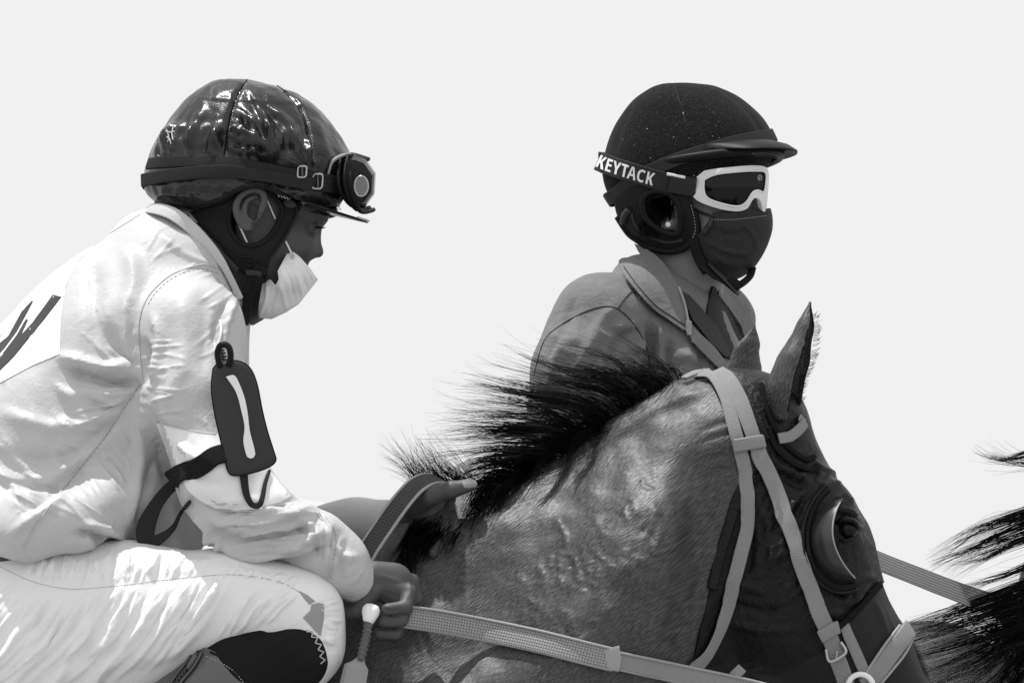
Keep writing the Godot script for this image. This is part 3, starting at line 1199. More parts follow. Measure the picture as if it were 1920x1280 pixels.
func build_mane() -> void:
	var s := Shape.new()
	var L := [
		[[1262, 722, 0.0], [1240, 700, 0.01], [1205, 694, 0.0], [1160, 690, -0.01]],
		[[1240, 735, 0.0], [1215, 700, 0.01], [1170, 684, 0.0], [1110, 676, -0.01]],
		[[1215, 748, 0.0], [1190, 702, 0.01], [1130, 680, 0.0], [1060, 672, -0.01]],
		[[1200, 757, 0.0], [1160, 705, 0.015], [1090, 690, 0.0], [1010, 684, -0.01]],
		[[1185, 765, 0.0], [1140, 712, 0.015], [1060, 700, 0.0], [962, 664, -0.01]],
		[[1170, 776, 0.0], [1110, 722, 0.02], [1030, 712, 0.01], [925, 688, 0.0]],
		[[1150, 788, 0.0], [1090, 738, 0.02], [1000, 728, 0.01], [890, 712, 0.0]],
		[[1135, 797, 0.0], [1070, 752, 0.02], [970, 742, 0.01], [852, 728, 0.0]],
		[[1118, 808, 0.0], [1050, 768, 0.02], [950, 762, 0.01], [842, 760, 0.0]],
		[[1100, 820, 0.0], [1030, 785, 0.02], [940, 778, 0.01], [838, 782, 0.0]],
		[[1085, 830, 0.0], [1015, 802, 0.02], [925, 798, 0.01], [822, 806, 0.0]],
		[[1068, 842, 0.0], [1000, 818, 0.02], [910, 816, 0.01], [808, 828, 0.0]],
		[[1050, 855, 0.0], [980, 836, 0.02], [900, 836, 0.01], [820, 850, 0.0]],
		[[1030, 868, 0.0], [965, 850, 0.02], [890, 858, 0.01], [835, 880, 0.0]],
		[[1005, 885, 0.0], [950, 868, 0.02], [890, 880, 0.02], [850, 905, 0.02]],
		[[980, 905, 0.0], [930, 895, 0.03], [890, 910, 0.04], [868, 950, 0.05]],
	]
	for l: Array in L:
		for k in 6:
			var d := Vector2(rng.randfn() * 15.0, rng.randfn() * 13.0)
			var zz := rng.randf_range(-0.014, 0.016)
			var lg := rng.randf_range(0.62, 1.08)
			var cu := rng.randfn() * 9.0 - 4.0
			var m2 := []
			for i in 4:
				var c: Array = l[i]
				var e := Vector2(lerpf(l[0][0], c[0], lg), lerpf(l[0][1], c[1], lg)) + d * (0.7 + 0.3 * i) + Vector2(0, cu * i * i / 9.0)
				m2.append([e.x, e.y, c[2] + zz * (0.5 + 0.25 * i)])
			lock(s, m2, 12, 5.0, 2.2, 0.0008, 0.006, 0.25, [0.02, 0.05, 0.12, 0.22, 0.34][rng.randi() % 5])
		lock(s, l, 26, 20.0, 34.0, 0.0004, 0.03, 0.8)
		var m := []                                               # shorter hair under it, so that the crest is covered
		for c: Array in l: m.append([lerpf(l[0][0], c[0], 0.55), lerpf(l[0][1], c[1], 0.5) + 6, c[2] + 0.012])
		lock(s, m, 8, 14.0, 14.0, 0.0007, 0.010, 0.5, 0.05)
	# the locks that fall back over the near side
	lock(s, [[1130, 800, 0.01], [1100, 812, 0.055], [1072, 838, 0.07], [1060, 905, 0.085]], 70, 10.0, 8.0, 0.0005, 0.004, 0.3)
	lock(s, [[1090, 818, 0.01], [1040, 835, 0.055], [1010, 880, 0.075], [1000, 920, 0.085]], 60, 12.0, 10.0, 0.0005, 0.004, 0.4)
	lock(s, [[1000, 880, 0.02], [960, 900, 0.06], [930, 940, 0.075], [915, 985, 0.085]], 110, 14.0, 14.0, 0.0006, 0.006, 0.4)
	lock(s, [[950, 905, 0.02], [915, 925, 0.06], [890, 960, 0.08], [870, 1000, 0.09]], 160, 18.0, 16.0, 0.0006, 0.008, 0.4)
	# the tuft by the far hand
	for k in 7:
		var x := 905.0 - k * 16
		lock(s, [[x, 930, 0.0], [x - 25, 900, 0.0], [x - 50, 872, 0.0], [x - 60 - rng.randf_range(0, 45), 842 - rng.randf_range(0, 25), -0.01]], 55, 10.0, 16.0, 0.00045, 0.02, 0.7)
	# the dark hair hanging at the withers
	for k in 8:
		var x := 905.0 - k * 14
		for j in 4:
			var dx := rng.randfn() * 14.0
			lock(s, [[x + dx, 950 + k, 0.0], [x - 30 + dx, 975 + k * 2, 0.055], [x - 55 + dx, 1005 + k * 4, 0.085], [x - 75 + dx * 1.4, 1040 + k * 5, 0.105]], 26, 9.0, 4.0, 0.0007, 0.006, 0.4, [0.012, 0.02, 0.05][j % 3])
	lock(s, [[770, 1040, 0.11], [772, 1080, 0.14], [782, 1115, 0.15], [800, 1140, 0.155]], 40, 8.0, 8.0, 0.0006, 0.004, 0.4)
	var o := part("mane", s, M.mane, horse)
	o.set_meta("kind", "stuff")
	stage("mane %d tris" % (s.t.size() / 3))
# ------------------------------------------------------------------ the jockey
var jockey: Node3D
var shirt_dm: Depth
var leg_dm: Depth
var head_dm: Depth
var helmet_dm: Depth
func dome(levels: Array, zc: float, around: int, up: int, zr: Callable, power := 2.15) -> Shape:     # a shell of rings; levels: [back x, back y, front x, front y]
	var rings := []
	for i in up:
		var fi := float(i) / (up - 1) * (levels.size() - 1)
		var k := mini(int(fi), levels.size() - 2)
		var u := fi - k
		var b := Vector2(levels[k][0], levels[k][1]).cubic_interpolate(Vector2(levels[k + 1][0], levels[k + 1][1]), Vector2(levels[maxi(k - 1, 0)][0], levels[maxi(k - 1, 0)][1]), Vector2(levels[mini(k + 2, levels.size() - 1)][0], levels[mini(k + 2, levels.size() - 1)][1]), u)
		var f := Vector2(levels[k][2], levels[k][3]).cubic_interpolate(Vector2(levels[k + 1][2], levels[k + 1][3]), Vector2(levels[maxi(k - 1, 0)][2], levels[maxi(k - 1, 0)][3]), Vector2(levels[mini(k + 2, levels.size() - 1)][2], levels[mini(k + 2, levels.size() - 1)][3]), u)
		var c := (b + f) * 0.5
		var hl := (f - b) * 0.5
		var zh: float = hl.length() * MPP(zc) * zr.call(fi / (levels.size() - 1))
		var r := PackedVector3Array()
		for j in around:
			var a := TAU * j / around
			var cx := signf(cos(a)) * pow(absf(cos(a)), 2.0 / power)
			var cz := signf(sin(a)) * pow(absf(sin(a)), 2.0 / power)
			r.append(P(c.x + hl.x * cx, c.y + hl.y * cx, zc + zh * cz))
		rings.append(r)
	return loft(rings)
func digits(f: Field, chains: Array, k := 0.006) -> void:           # fingers: each a chain of [px, py, z, r px]
	for c: Array in chains: limb(f, c, k)
func build_jockey() -> void:
	jockey = thing("person", "crouching rider in pale silks, white breeches and a white surgical mask", "person", Vector3(-0.6, 1.3, 0))
	# --- the silk shirt: trunk and both sleeves
	var f := field(-340, 375, 760, 1230, -0.38, 0.36, 0.009)
	limb(f, [pair(282, 416, 392, 490, 0.062), pair(205, 446, 420, 610, 0.125), pair(98, 524, 415, 790, 0.18), pair(0, 622, 400, 945, 0.19), pair(-110, 710, 330, 1080, 0.19), pair(-240, 820, 200, 1180, 0.19)], 0.03)
	limb(f, [[-30, 985, 0.19, 62], [60, 990, 0.235, 58], [140, 985, 0.235, 50], [240, 930, 0.16, 60]], 0.03)
	limb(f, [[318, 590, 0.09, 84], [358, 618, 0.155, 90], [366, 750, 0.205, 92], [418, 900, 0.225, 84], [490, 985, 0.225, 80], [585, 1012, 0.215, 58], [640, 1055, 0.20, 56], [676, 1090, 0.185, 47]], 0.025)
	limb(f, [[310, 590, -0.10, 84], [330, 620, -0.16, 88], [340, 760, -0.23, 84], [420, 950, -0.25, 72], [570, 990, -0.15, 53], [742, 978, -0.005, 47]], 0.025)
	var s := f.mesh()
	stage("shirt field")
	relax(s, 3)
	s = subdivide(s)
	relax(s, 2)
	rough_up(s, 5.0, 0.012, 8, 2)
	s.n.clear()
	var fo := []
	# body of the shirt
	for c: Array in [
		[[268, 702, 235, 690, 190, 690, 111, 668], 12.0, 0.012], [[264, 722, 215, 716, 165, 705, 120, 690], 12.0, -0.012],
		[[262, 690, 240, 650, 236, 600, 232, 560], 10.0, 0.006], [[266, 700, 220, 660, 200, 610], 14.0, -0.006],
		[[255, 735, 190, 745, 120, 730], 14.0, 0.006], [[245, 760, 180, 790, 90, 800, 0, 770], 16.0, 0.006],
		[[226, 770, 170, 830, 100, 860, 10, 850], 14.0, -0.005], [[200, 815, 140, 870, 60, 900, -30, 890], 16.0, 0.006],
		[[170, 850, 110, 920, 40, 960], 14.0, -0.006], [[140, 890, 90, 950, 20, 1000], 12.0, 0.006],
		[[275, 760, 300, 850, 330, 930], 12.0, -0.008], [[262, 770, 262, 860, 250, 960], 16.0, 0.007], [[290, 860, 270, 930, 262, 1010], 12.0, -0.007],
		[[135, 1005, 170, 1000, 200, 1020, 260, 1022], 10.0, -0.012], [[150, 985, 190, 990, 240, 1006], 10.0, 0.008],
		[[330, 940, 340, 990, 330, 1030], 14.0, -0.006], [[360, 960, 385, 985, 400, 1020], 10.0, 0.006],
		[[300, 440, 350, 480, 400, 500], 9.0, 0.004], [[240, 470, 250, 520, 240, 580], 18.0, 0.006], [[180, 500, 175, 570, 180, 640], 18.0, -0.005],
		# sleeve
		[[262, 640, 275, 660, 272, 720], 9.0, -0.010], [[285, 590, 300, 640, 285, 720], 10.0, 0.007], [[440, 560, 420, 610, 412, 660], 8.0, 0.007], [[425, 560, 405, 610, 404, 650], 7.0, -0.006],
		[[300, 740, 310, 780, 330, 800], 9.0, 0.005], [[340, 560, 345, 640, 335, 720], 20.0, 0.005], [[380, 540, 385, 620, 380, 700], 18.0, -0.004],
		[[330, 830, 370, 860, 400, 870], 10.0, 0.005], [[335, 860, 380, 900, 430, 905], 10.0, -0.006],
		[[365, 935, 420, 960, 500, 950, 560, 935], 9.0, -0.007], [[380, 965, 450, 985, 530, 970, 590, 950], 11.0, 0.009], [[392, 990, 460, 1015, 540, 1000, 600, 965], 9.0, -0.008],
		[[402, 1015, 470, 1040, 560, 1020, 620, 985], 11.0, 0.009], [[415, 1035, 480, 1060, 570, 1050, 640, 1000], 9.0, -0.007],
		[[470, 955, 520, 960, 570, 980, 600, 1000], 9.0, 0.007], [[520, 940, 560, 975, 575, 1010], 8.0, -0.006],
		[[600, 960, 590, 1000, 600, 1045], 8.0, -0.006], [[618, 985, 612, 1020, 622, 1070], 7.0, 0.006], [[650, 1010, 640, 1050, 645, 1100], 8.0, -0.004], [[610, 1000, 640, 1040, 670, 1045], 9.0, 0.005],
		[[392, 985, 400, 1010, 412, 1005, 415, 1030], 5.0, 0.007],
	]:
		fo.append([curve(V(c[0]), 8.0), c[1] * 0.82, c[2] * 1.45])
	fo += fan(V([240, 765, 130, 900, 60, 1000]), V([150, 690, 20, 760, -60, 840]), 16, 6.0, 0.004, 0.1, 0.05)
	fo += fan(V([264, 640, 262, 720, 230, 770]), V([330, 660, 320, 740, 290, 800]), 7, 5.0, 0.0025, 0.1)
	fo += fan(V([290, 800, 350, 812, 410, 820]), V([330, 900, 400, 900, 470, 900]), 8, 6.0, 0.002, 0.2)
	folds(s, fo)
	relax(s, 1, 0.3)
	s.n.clear()
	s = refine(s, Vector2(-60, 380), Vector2(760, 1090))
	fo = []
	fo += fan(V([395, 950, 408, 1000, 432, 1046]), V([560, 936, 620, 975, 650, 1030]), 13, 3.6, 0.0034, 0.15, 0.06)
	fo += fan(V([395, 950, 408, 1000, 432, 1046]), V([500, 960, 540, 1000, 560, 1050]), 9, 3.0, -0.003, 0.15, 0.06)
	fo += fan(V([268, 690, 264, 716, 244, 750]), V([170, 610, 110, 700, 130, 800]), 13, 3.4, 0.003, 0.1, 0.04)
	fo += fan(V([266, 640, 268, 720, 290, 790]), V([350, 640, 350, 730, 350, 790]), 10, 3.2, 0.0026, 0.15, 0.05)
	fo += fan(V([220, 775, 150, 870, 90, 950]), V([260, 860, 230, 940, 170, 1010]), 12, 3.4, 0.003, 0.12, 0.05)
	fo += fan(V([240, 750, 150, 860, 70, 970]), V([150, 740, 70, 830, 0, 930]), 16, 3.2, 0.0028, 0.1, 0.05)
	fo += fan(V([430, 520, 446, 580, 440, 640]), V([350, 560, 360, 620, 370, 680]), 6, 3.4, 0.002, 0.15)
	fo += fan(V([300, 405, 360, 460, 420, 520]), V([240, 470, 300, 510, 360, 540]), 7, 3.4, 0.002, 0.15)
	fo += fan(V([600, 965, 640, 1010, 690, 1055]), V([590, 1050, 620, 1090, 650, 1120]), 7, 3.4, 0.0024, 0.15)
	for k in 40:                                              # small puckers in the thin cloth
		var a := Vector2(rng.randf_range(0, 640), rng.randf_range(450, 1040))
		var dv := Vector2.from_angle(rng.randf_range(0.4, 2.4)) * rng.randf_range(20, 60)
		fo.append([curve([a, a + dv * 0.5 + dv.orthogonal() * rng.randf_range(-0.2, 0.2), a + dv], 6.0), rng.randf_range(3.0, 5.0), rng.randf_range(-0.0014, 0.0018)])
	folds(s, fo)
	s.n.clear()
	shirt_dm = depth_of([s], Vector2(-120, 380), Vector2(760, 1230), 4.0, 1)
	var shirt := part("silk_shirt", s, M.silk, jockey)
	var back := worn(s, PackedVector2Array([Vector2(-420, 300), Vector2(262, 402), Vector2(192, 446), Vector2(146, 490), Vector2(122, 540), Vector2(114, 600), Vector2(112, 664), Vector2(60, 686), Vector2(0, 718), Vector2(-100, 780), Vector2(-420, 900)]), 0.0012)
	hem(back, 0.001)
	part("back_panel", back, M.white_panel, shirt).set_meta("label", "white back panel with dark zigzag lettering")
	for c: Array in [[98, 552, 114, 556, 82, 598, 52, 634, 24, 668, -14, 706, -14, 682, 20, 648, 60, 604], [52, 560, 61, 565, 30, 622, 8, 652, -14, 676, -14, 652, 14, 630, 36, 590], [48, 597, 51, 600, 36, 634, 16, 656, 4, 662, 30, 628], [30, 584, 35, 588, 14, 616, -14, 646, -14, 634, 8, 612]]:
		var pp := PackedVector2Array(V(c))
		part("lettering", patch(pp, shirt_dm, 0.0035, 6.0, 0.001), M.black_print, shirt)
	part("sleeve_band", patch(PackedVector2Array(V([291, 792, 330, 803, 404, 814, 440, 815, 505, 880, 545, 930, 526, 940, 478, 955, 440, 957, 404, 953, 372, 938, 352, 920, 318, 860])), shirt_dm, 0.0016, 6.0, 0.0012), M.white_panel, shirt)
	for l: Array in [[414, 505, 392, 497, 371, 497, 324, 513, 289, 541, 270, 568, 260, 603, 260, 650, 266, 712], [266, 712, 230, 763, 195, 818, 156, 865, 129, 900, 80, 965, 40, 1030], [291, 792, 350, 806, 404, 814], [352, 922, 404, 954, 478, 957, 526, 941], [598, 960, 622, 1000, 618, 1050, 612, 1085], [586, 948, 604, 975], [300, 395, 360, 440, 410, 500, 450, 570]]:
		part("seam", seam(curve(V(l), 5.0), shirt_dm, 0.0011, 0.0012), M.silk, shirt)
	var st := stitches(curve(V([262, 722, 226, 773, 191, 828, 152, 875, 122, 912]), 4.0), shirt_dm, 5.0, 5.0, 0.0005, 0.0015)
	part("stitching", st, M.thread_grey, shirt)
	st = (stitches(curve(V([408, 511, 371, 503, 326, 519, 293, 546, 276, 572]), 4.0), shirt_dm, 5.0, 4.0, 0.0005, 0.0015))
	part("stitching", st, M.thread_grey, shirt)
	st = (stitches(curve(V([605, 962, 629, 1001, 625, 1050, 619, 1083]), 4.0), shirt_dm, 6.0, 3.0, 0.0005, 0.0012))
	part("stitching", st, M.thread_grey, shirt)
	# collar of the shirt
	var col := sweep(curve3([P(275, 402, -0.02), P(288, 388, 0.06), P(330, 405, 0.092), P(390, 455, 0.092), P(432, 505, 0.075)], 0.008), PackedVector3Array([]), PackedFloat32Array([]), 0.003) if false else collar_band([P(268, 400, 0.0), P(284, 390, 0.055), P(326, 402, 0.088), P(372, 440, 0.094), P(414, 490, 0.09), P(450, 560, 0.075)], 0.02, 0.003)
	part("collar", col, M.silk, shirt)
	stage("shirt")
	# --- breeches
	f = field(-340, 1000, 700, 1480, -0.05, 0.40, 0.008)
	limb(f, [[-180, 1270, 0.14, 215, 0.75], [60, 1215, 0.17, 172, 0.75], [250, 1165, 0.19, 140, 0.82], [430, 1132, 0.215, 98, 1.0], [520, 1148, 0.22, 82, 1.0], [562, 1156, 0.22, 76, 1.0], [575, 1215, 0.22, 62, 1.0], [480, 1330, 0.21, 75, 1.0]], 0.03)
	limb(f, [[-120, 1130, 0.14, 110, 0.9], [100, 1112, 0.165, 86, 0.9], [220, 1112, 0.18, 82, 0.9]], 0.04)
	s = f.mesh()
	relax(s, 3)
	s = subdivide(s)
	relax(s, 2)
	fo = []
	fo += fan(V([20, 1085, 130, 1108, 260, 1096, 430, 1082]), V([-150, 1260, -20, 1320, 120, 1300, 300, 1250]), 34, 7.0, 0.006, 0.06, 0.04)
	fo += fan(V([20, 1085, 130, 1108, 260, 1096, 430, 1082]), V([-60, 1180, 40, 1240, 160, 1220, 360, 1180]), 20, 4.0, -0.0035, 0.06, 0.04)
	fo += fan(V([60, 1040, 160, 1040, 260, 1030, 400, 1045]), V([50, 1085, 140, 1100, 250, 1092, 380, 1080]), 26, 5.0, 0.005, 0.04)
	fo += fan(V([420, 1055, 500, 1070, 570, 1085]), V([400, 1085, 470, 1088, 540, 1105]), 12, 4.0, 0.0025, 0.04)
	fo += fan(V([555, 1112, 520, 1100, 470, 1100]), V([490, 1175, 450, 1190, 390, 1215]), 8, 6.0, 0.004, 0.1, -0.06)
	fo += fan(V([636, 1120, 640, 1160, 630, 1210]), V([590, 1130, 600, 1165, 605, 1200]), 7, 5.0, 0.003, 0.1)
	fo += fan(V([120, 1250, 250, 1200, 380, 1170]), V([40, 1330, 200, 1300, 300, 1260]), 9, 10.0, 0.005, 0.1, 0.03)
	folds(s, fo)
	relax(s, 1, 0.25)
	s.n.clear()
	s = refine(s, Vector2(-60, 1010), Vector2(680, 1330))
	fo = []
	fo += fan(V([20, 1085, 130, 1106, 260, 1094, 430, 1080]), V([-110, 1240, 30, 1290, 180, 1260, 330, 1220]), 40, 3.6, 0.0028, 0.05, 0.05)
	fo += fan(V([60, 1036, 160, 1036, 260, 1028, 400, 1042]), V([50, 1085, 140, 1100, 250, 1092, 380, 1080]), 34, 2.8, 0.003, 0.04)
	fo += fan(V([430, 1050, 500, 1068, 570, 1085]), V([410, 1085, 470, 1088, 545, 1108]), 14, 2.6, 0.0024, 0.05)
	fo += fan(V([560, 1112, 530, 1100, 470, 1096]), V([500, 1170, 460, 1185, 400, 1205]), 10, 3.0, 0.004, 0.1, -0.05)
	fo += fan(V([636, 1120, 640, 1160, 630, 1215]), V([590, 1128, 600, 1165, 607, 1205]), 9, 2.8, 0.0025, 0.1)
	folds(s, fo)
	s.n.clear()
	leg_dm = depth_of([s], Vector2(-120, 1010), Vector2(700, 1400), 4.0, 1)
	var breeches := part("breeches", s, M.breeches, jockey)
	part("seam", stitches(curve(V([0, 1062, 60, 1090, 130, 1104, 210, 1099, 300, 1088, 390, 1079, 450, 1078, 520, 1090, 558, 1108, 580, 1130]), 4.0), leg_dm, 3.0, 2.0, 0.0006, 0.0002), M.thread_grey, breeches)
	part("knee_patch", patch(PackedVector2Array(V([560, 1107, 576, 1115, 591, 1127, 580, 1133, 572, 1124])), leg_dm, 0.0008, 5.0, 0.0006), M.knee_mesh, breeches)
	part("knee_patch", patch(PackedVector2Array(V([584, 1133, 596, 1130, 608, 1132, 607, 1160, 601, 1192, 590, 1182, 574, 1164, 568, 1158, 582, 1144])), leg_dm, 0.0008, 5.0, 0.0006), M.knee_mesh, breeches)
	# far leg, out of sight behind the horse: only its mass
	var ff := Field.new(Vector3(-1.1, 1.25, -0.42), Vector3(-0.15, 1.8, 0.0), 0.02)
	limb(ff, [[-180, 1270, -0.12, 190, 0.7], [250, 1190, -0.2, 130, 0.85], [540, 1190, -0.24, 75, 1.0], [450, 1330, -0.24, 70]], 0.03)
	part("breeches", ff.mesh(), M.breeches, jockey)
	# sock and boot of the near leg
	f = field(300, 1130, 660, 1520, 0.08, 0.36, 0.005)
	limb(f, [[548, 1228, 0.246, 70], [460, 1262, 0.238, 84], [380, 1320, 0.222, 82], [300, 1420, 0.21, 78]], 0.02)
	s = f.mesh()
	relax(s, 3)
	var sock := worn(s, PackedVector2Array(V([200, 1100, 470, 1100, 560, 1158, 585, 1176, 600, 1196, 610, 1222, 614, 1245, 612, 1280, 560, 1460, 200, 1500])), 0.001)
	hem(sock, 0.003)
	folds(sock, fan(V([500, 1165, 600, 1230, 600, 1290]), V([430, 1200, 480, 1250, 520, 1330]), 9, 8.0, 0.0025, 0.2))
	var sdm := depth_of([sock], Vector2(300, 1130), Vector2(680, 1400), 4.0, 2)
	sock.n.clear()
	var so := part("sock", sock, M.sock, jockey)
	part("zigzag_stitching", stitches(curve(V([548, 1164, 572, 1176, 590, 1195, 602, 1222, 606, 1250]), 2.0), sdm, 7.0, 0.0, 0.0010, 0.003, 4.5), M.thread_light, so)
	f = field(230, 1150, 600, 1560, 0.06, 0.38, 0.006)
	limb(f, [[520, 1250, 0.228, 84], [440, 1286, 0.228, 96], [360, 1350, 0.222, 92], [270, 1450, 0.21, 84]], 0.02)
	s = f.mesh()
	relax(s, 3)
	var bt := worn(s, PackedVector2Array(V([200, 1180, 392, 1218, 424, 1232, 452, 1250, 478, 1284, 470, 1500, 200, 1560])), 0.002)
	hem(bt, 0.004)
	bt.n.clear()
	var boot := part("riding_boot", bt, M.boot_leather, jockey)
	var bdm := depth_of([bt], Vector2(240, 1170), Vector2(560, 1400), 4.0, 2)
	part("seam", seam(curve(V([394, 1222, 424, 1236, 450, 1255, 474, 1286]), 4.0), bdm, 0.0016, 0.0015), M.leather, boot)
	part("stitching", stitches(curve(V([386, 1230, 420, 1246, 444, 1264, 464, 1292]), 3.0), bdm, 3.0, 3.0, 0.0006, 0.0012), M.thread_light, boot)
	var zp := seam(curve(V([366, 1214, 350, 1240, 332, 1262, 312, 1292]), 4.0), bdm, 0.0022, 0.004)
	zp.add(seam(curve(V([378, 1222, 362, 1250, 342, 1274, 322, 1300]), 4.0), bdm, 0.0022, 0.004))
	zp.add(stitches(curve(V([372, 1218, 356, 1245, 337, 1268, 317, 1296]), 3.0), bdm, 4.0, 0.0, 0.0011, 0.004, 4.0))
	part("zip", zp, M.steel_dark, boot)
	part("zip_pull", slab(PackedVector2Array(V([362, 1226, 370, 1228, 358, 1252, 348, 1256, 350, 1246])), bdm.at(358, 1240) + 0.004, bdm.at(358, 1240) + 0.009, 0.1), M.steel_dark, boot)
	stage("legs")
	build_jockey_body()
	build_jockey_helmet()
	build_badge()
func collar_band(pts: Array, w: float, th: float) -> Shape:
	var path := curve3(pts, 0.006)
	var nr := PackedVector3Array()
	var hf := PackedFloat32Array()
	for i in path.size():
		nr.append(Vector3(-0.25, 0.45, 0.85).normalized())
		hf.append(w * 0.5 * (0.5 + 0.5 * sin(PI * clampf(float(i) / path.size() * 1.1 + 0.1, 0, 1))))
	return sweep(path, nr, hf, th)
func build_jockey_body() -> void:
	# head and neck
	var f := field(330, 235, 650, 640, -0.10, 0.125, 0.0035)
	limb(f, [[452, 335, 0, 128, 0.76], [500, 350, 0, 112, 0.8]], 0.02)
	limb(f, [[518, 398, 0, 68, 0.95], [526, 465, 0, 50, 1.05], [512, 525, 0, 46, 0.95]], 0.03)
	limb(f, [[470, 400, 0.0, 70, 1.25], [478, 480, 0.0, 50, 1.35], [500, 535, 0, 38, 1.2]], 0.03)
	limb(f, [[575, 392, 0.0, 34, 1.45], [596, 404, 0.0, 20, 1.9]], 0.02)                     # brow
	limb(f, [[586, 412, 0.0, 16, 1.0], [592, 446, 0, 11, 1.1], [596, 472, 0, 11.5, 1.1]], 0.010)   # nose
	limb(f, [[585, 476, 0.010, 8.5, 1.0], [578, 476, 0.013, 8.0, 1.0]], 0.006)                # wing of the nose
	limb(f, [[585, 476, -0.010, 8.5, 1.0], [578, 476, -0.013, 8.0, 1.0]], 0.006)
	limb(f, [[560, 452, 0.030, 26, 0.8], [530, 440, 0.048, 26, 0.6]], 0.03)                  # cheek
	limb(f, [[560, 452, -0.030, 26, 0.8], [530, 440, -0.048, 26, 0.6]], 0.03)
	f.bone(P(625, 440, 0.0), P(622, 448, 0.0), 0.016, 0.015, 1.6, 1.6, 0.008, true)          # bridge of the nose
	f.bone(P(602, 424, 0.034), P(588, 427, 0.040), 0.0085, 0.0085, 1.0, 1.0, 0.008, true)     # eye socket
	f.bone(P(602, 424, -0.034), P(588, 427, -0.040), 0.0085, 0.0085, 1.0, 1.0, 0.008, true)
	limb(f, [[586, 424, 0.030, 8.5, 1.0]  , [590, 424, 0.031, 9.0, 1.0]], 0.004)              # lowered lid
	limb(f, [[586, 424, -0.030, 8.5, 1.0]  , [590, 424, -0.031, 9.0, 1.0]], 0.004)
	limb(f, [[455, 450, 0, 72, 0.85], [400, 500, 0, 78, 0.85], [330, 560, 0, 90, 0.9]], 0.03)  # neck
	var s := f.mesh()
	relax(s, 2, 0.4)
	var fo := []
	fo.append([curve(V([566, 396, 590, 392, 612, 400]), 5.0), 5.0, 0.0012])
	fo.append([curve(V([580, 418, 592, 416, 604, 421]), 4.0), 2.5, -0.0012])
	fo.append([curve(V([582, 433, 594, 434, 602, 430]), 4.0), 2.5, -0.001])
	fo.append([curve(V([572, 470, 570, 482, 575, 492]), 4.0), 3.0, -0.0015])
	folds(s, fo)
	head_dm = depth_of([s], Vector2(330, 240), Vector2(650, 640), 3.0, 2)
	# ear
	var e := Field.new(P(425, 445, 0.0) + Vector3(0, 0, 0.055), P(510, 345, 0.0) + Vector3(0, 0, 0.125), 0.0016)
	var ez := 0.092
	limb(e, [[478, 372, ez - 0.004, 20, 0.3], [470, 400, ez - 0.006, 20, 0.3], [464, 418, ez - 0.005, 11, 0.5]], 0.006)
	limb(e, [[468, 380, 0.072, 22, 0.6], [468, 400, 0.075, 20, 0.6]], 0.006)
	var hx := curve(V([488, 396, 494, 380, 494, 364, 482, 355, 464, 358, 449, 370, 442, 390, 447, 410, 456, 424, 466, 428]), 5.0)
	for i in hx.size() - 1: e.bone(P(hx[i].x, hx[i].y, ez + 0.006), P(hx[i + 1].x, hx[i + 1].y, ez + 0.006), 0.0042, 0.0042, 1.0, 1.0, 0.003)
	var ah := curve(V([480, 372, 466, 376, 458, 392, 461, 408, 470, 414]), 5.0)
	for i in ah.size() - 1: e.bone(P(ah[i].x, ah[i].y, ez + 0.004), P(ah[i + 1].x, ah[i + 1].y, ez + 0.004), 0.0036, 0.0036, 1.0, 1.0, 0.004)
	e.bone(P(486, 396, ez + 0.002), P(483, 406, ez + 0.002), 0.0055, 0.005, 1, 1, 0.004)      # tragus
	e.bone(P(475, 392, ez + 0.002), P(473, 403, ez + 0.0), 0.0095, 0.0085, 1, 1, 0.002, true)
	e.bone(P(480, 378, ez + 0.006), P(470, 382, ez + 0.004), 0.005, 0.004, 1, 1, 0.003, true)
	limb(e, [[462, 420, ez + 0.001, 9], [467, 427, ez, 8]], 0.004)
	var es := e.mesh()
	relax(es, 2, 0.4)
	s.add(es)
	# arms inside the sleeves and the trunk inside the shirt: one body under the clothes
	var bf := Field.new(Vector3(-1.0, 1.4, -0.32), Vector3(-0.1, 2.2, 0.32), 0.016)
	limb(bf, [[340, 560, 0, 80, 1.2], [250, 680, 0, 140, 0.8], [100, 880, 0, 170, 0.7], [-60, 1000, 0, 170, 0.7]], 0.05)
	limb(bf, [[340, 580, 0.10, 60], [366, 700, 0.19, 50], [460, 960, 0.22, 42], [580, 1020, 0.21, 36], [700, 1095, 0.18, 28]], 0.03)
	limb(bf, [[330, 590, -0.10, 60], [340, 740, -0.22, 50], [420, 950, -0.25, 42], [570, 990, -0.15, 34], [765, 975, 0.0, 26]], 0.03)
	limb(bf, [[-60, 1040, 0.12, 120], [250, 1165, 0.19, 90], [540, 1160, 0.22, 48], [420, 1310, 0.22, 45]], 0.03)
	limb(bf, [[-60, 1040, -0.12, 120], [250, 1190, -0.19, 90], [540, 1190, -0.22, 48], [450, 1310, -0.24, 45]], 0.03)
	var bs := bf.mesh()
	relax(bs, 2)
	s.add(bs)
	# near hand closed on the rein and the whip
	f = field(620, 1030, 830, 1230, 0.10, 0.26, 0.0027)
	limb(f, [[672, 1090, 0.185, 36, 0.8], [702, 1088, 0.186, 33, 0.72], [736, 1094, 0.186, 36, 0.55], [748, 1108, 0.184, 34, 0.5]], 0.012)
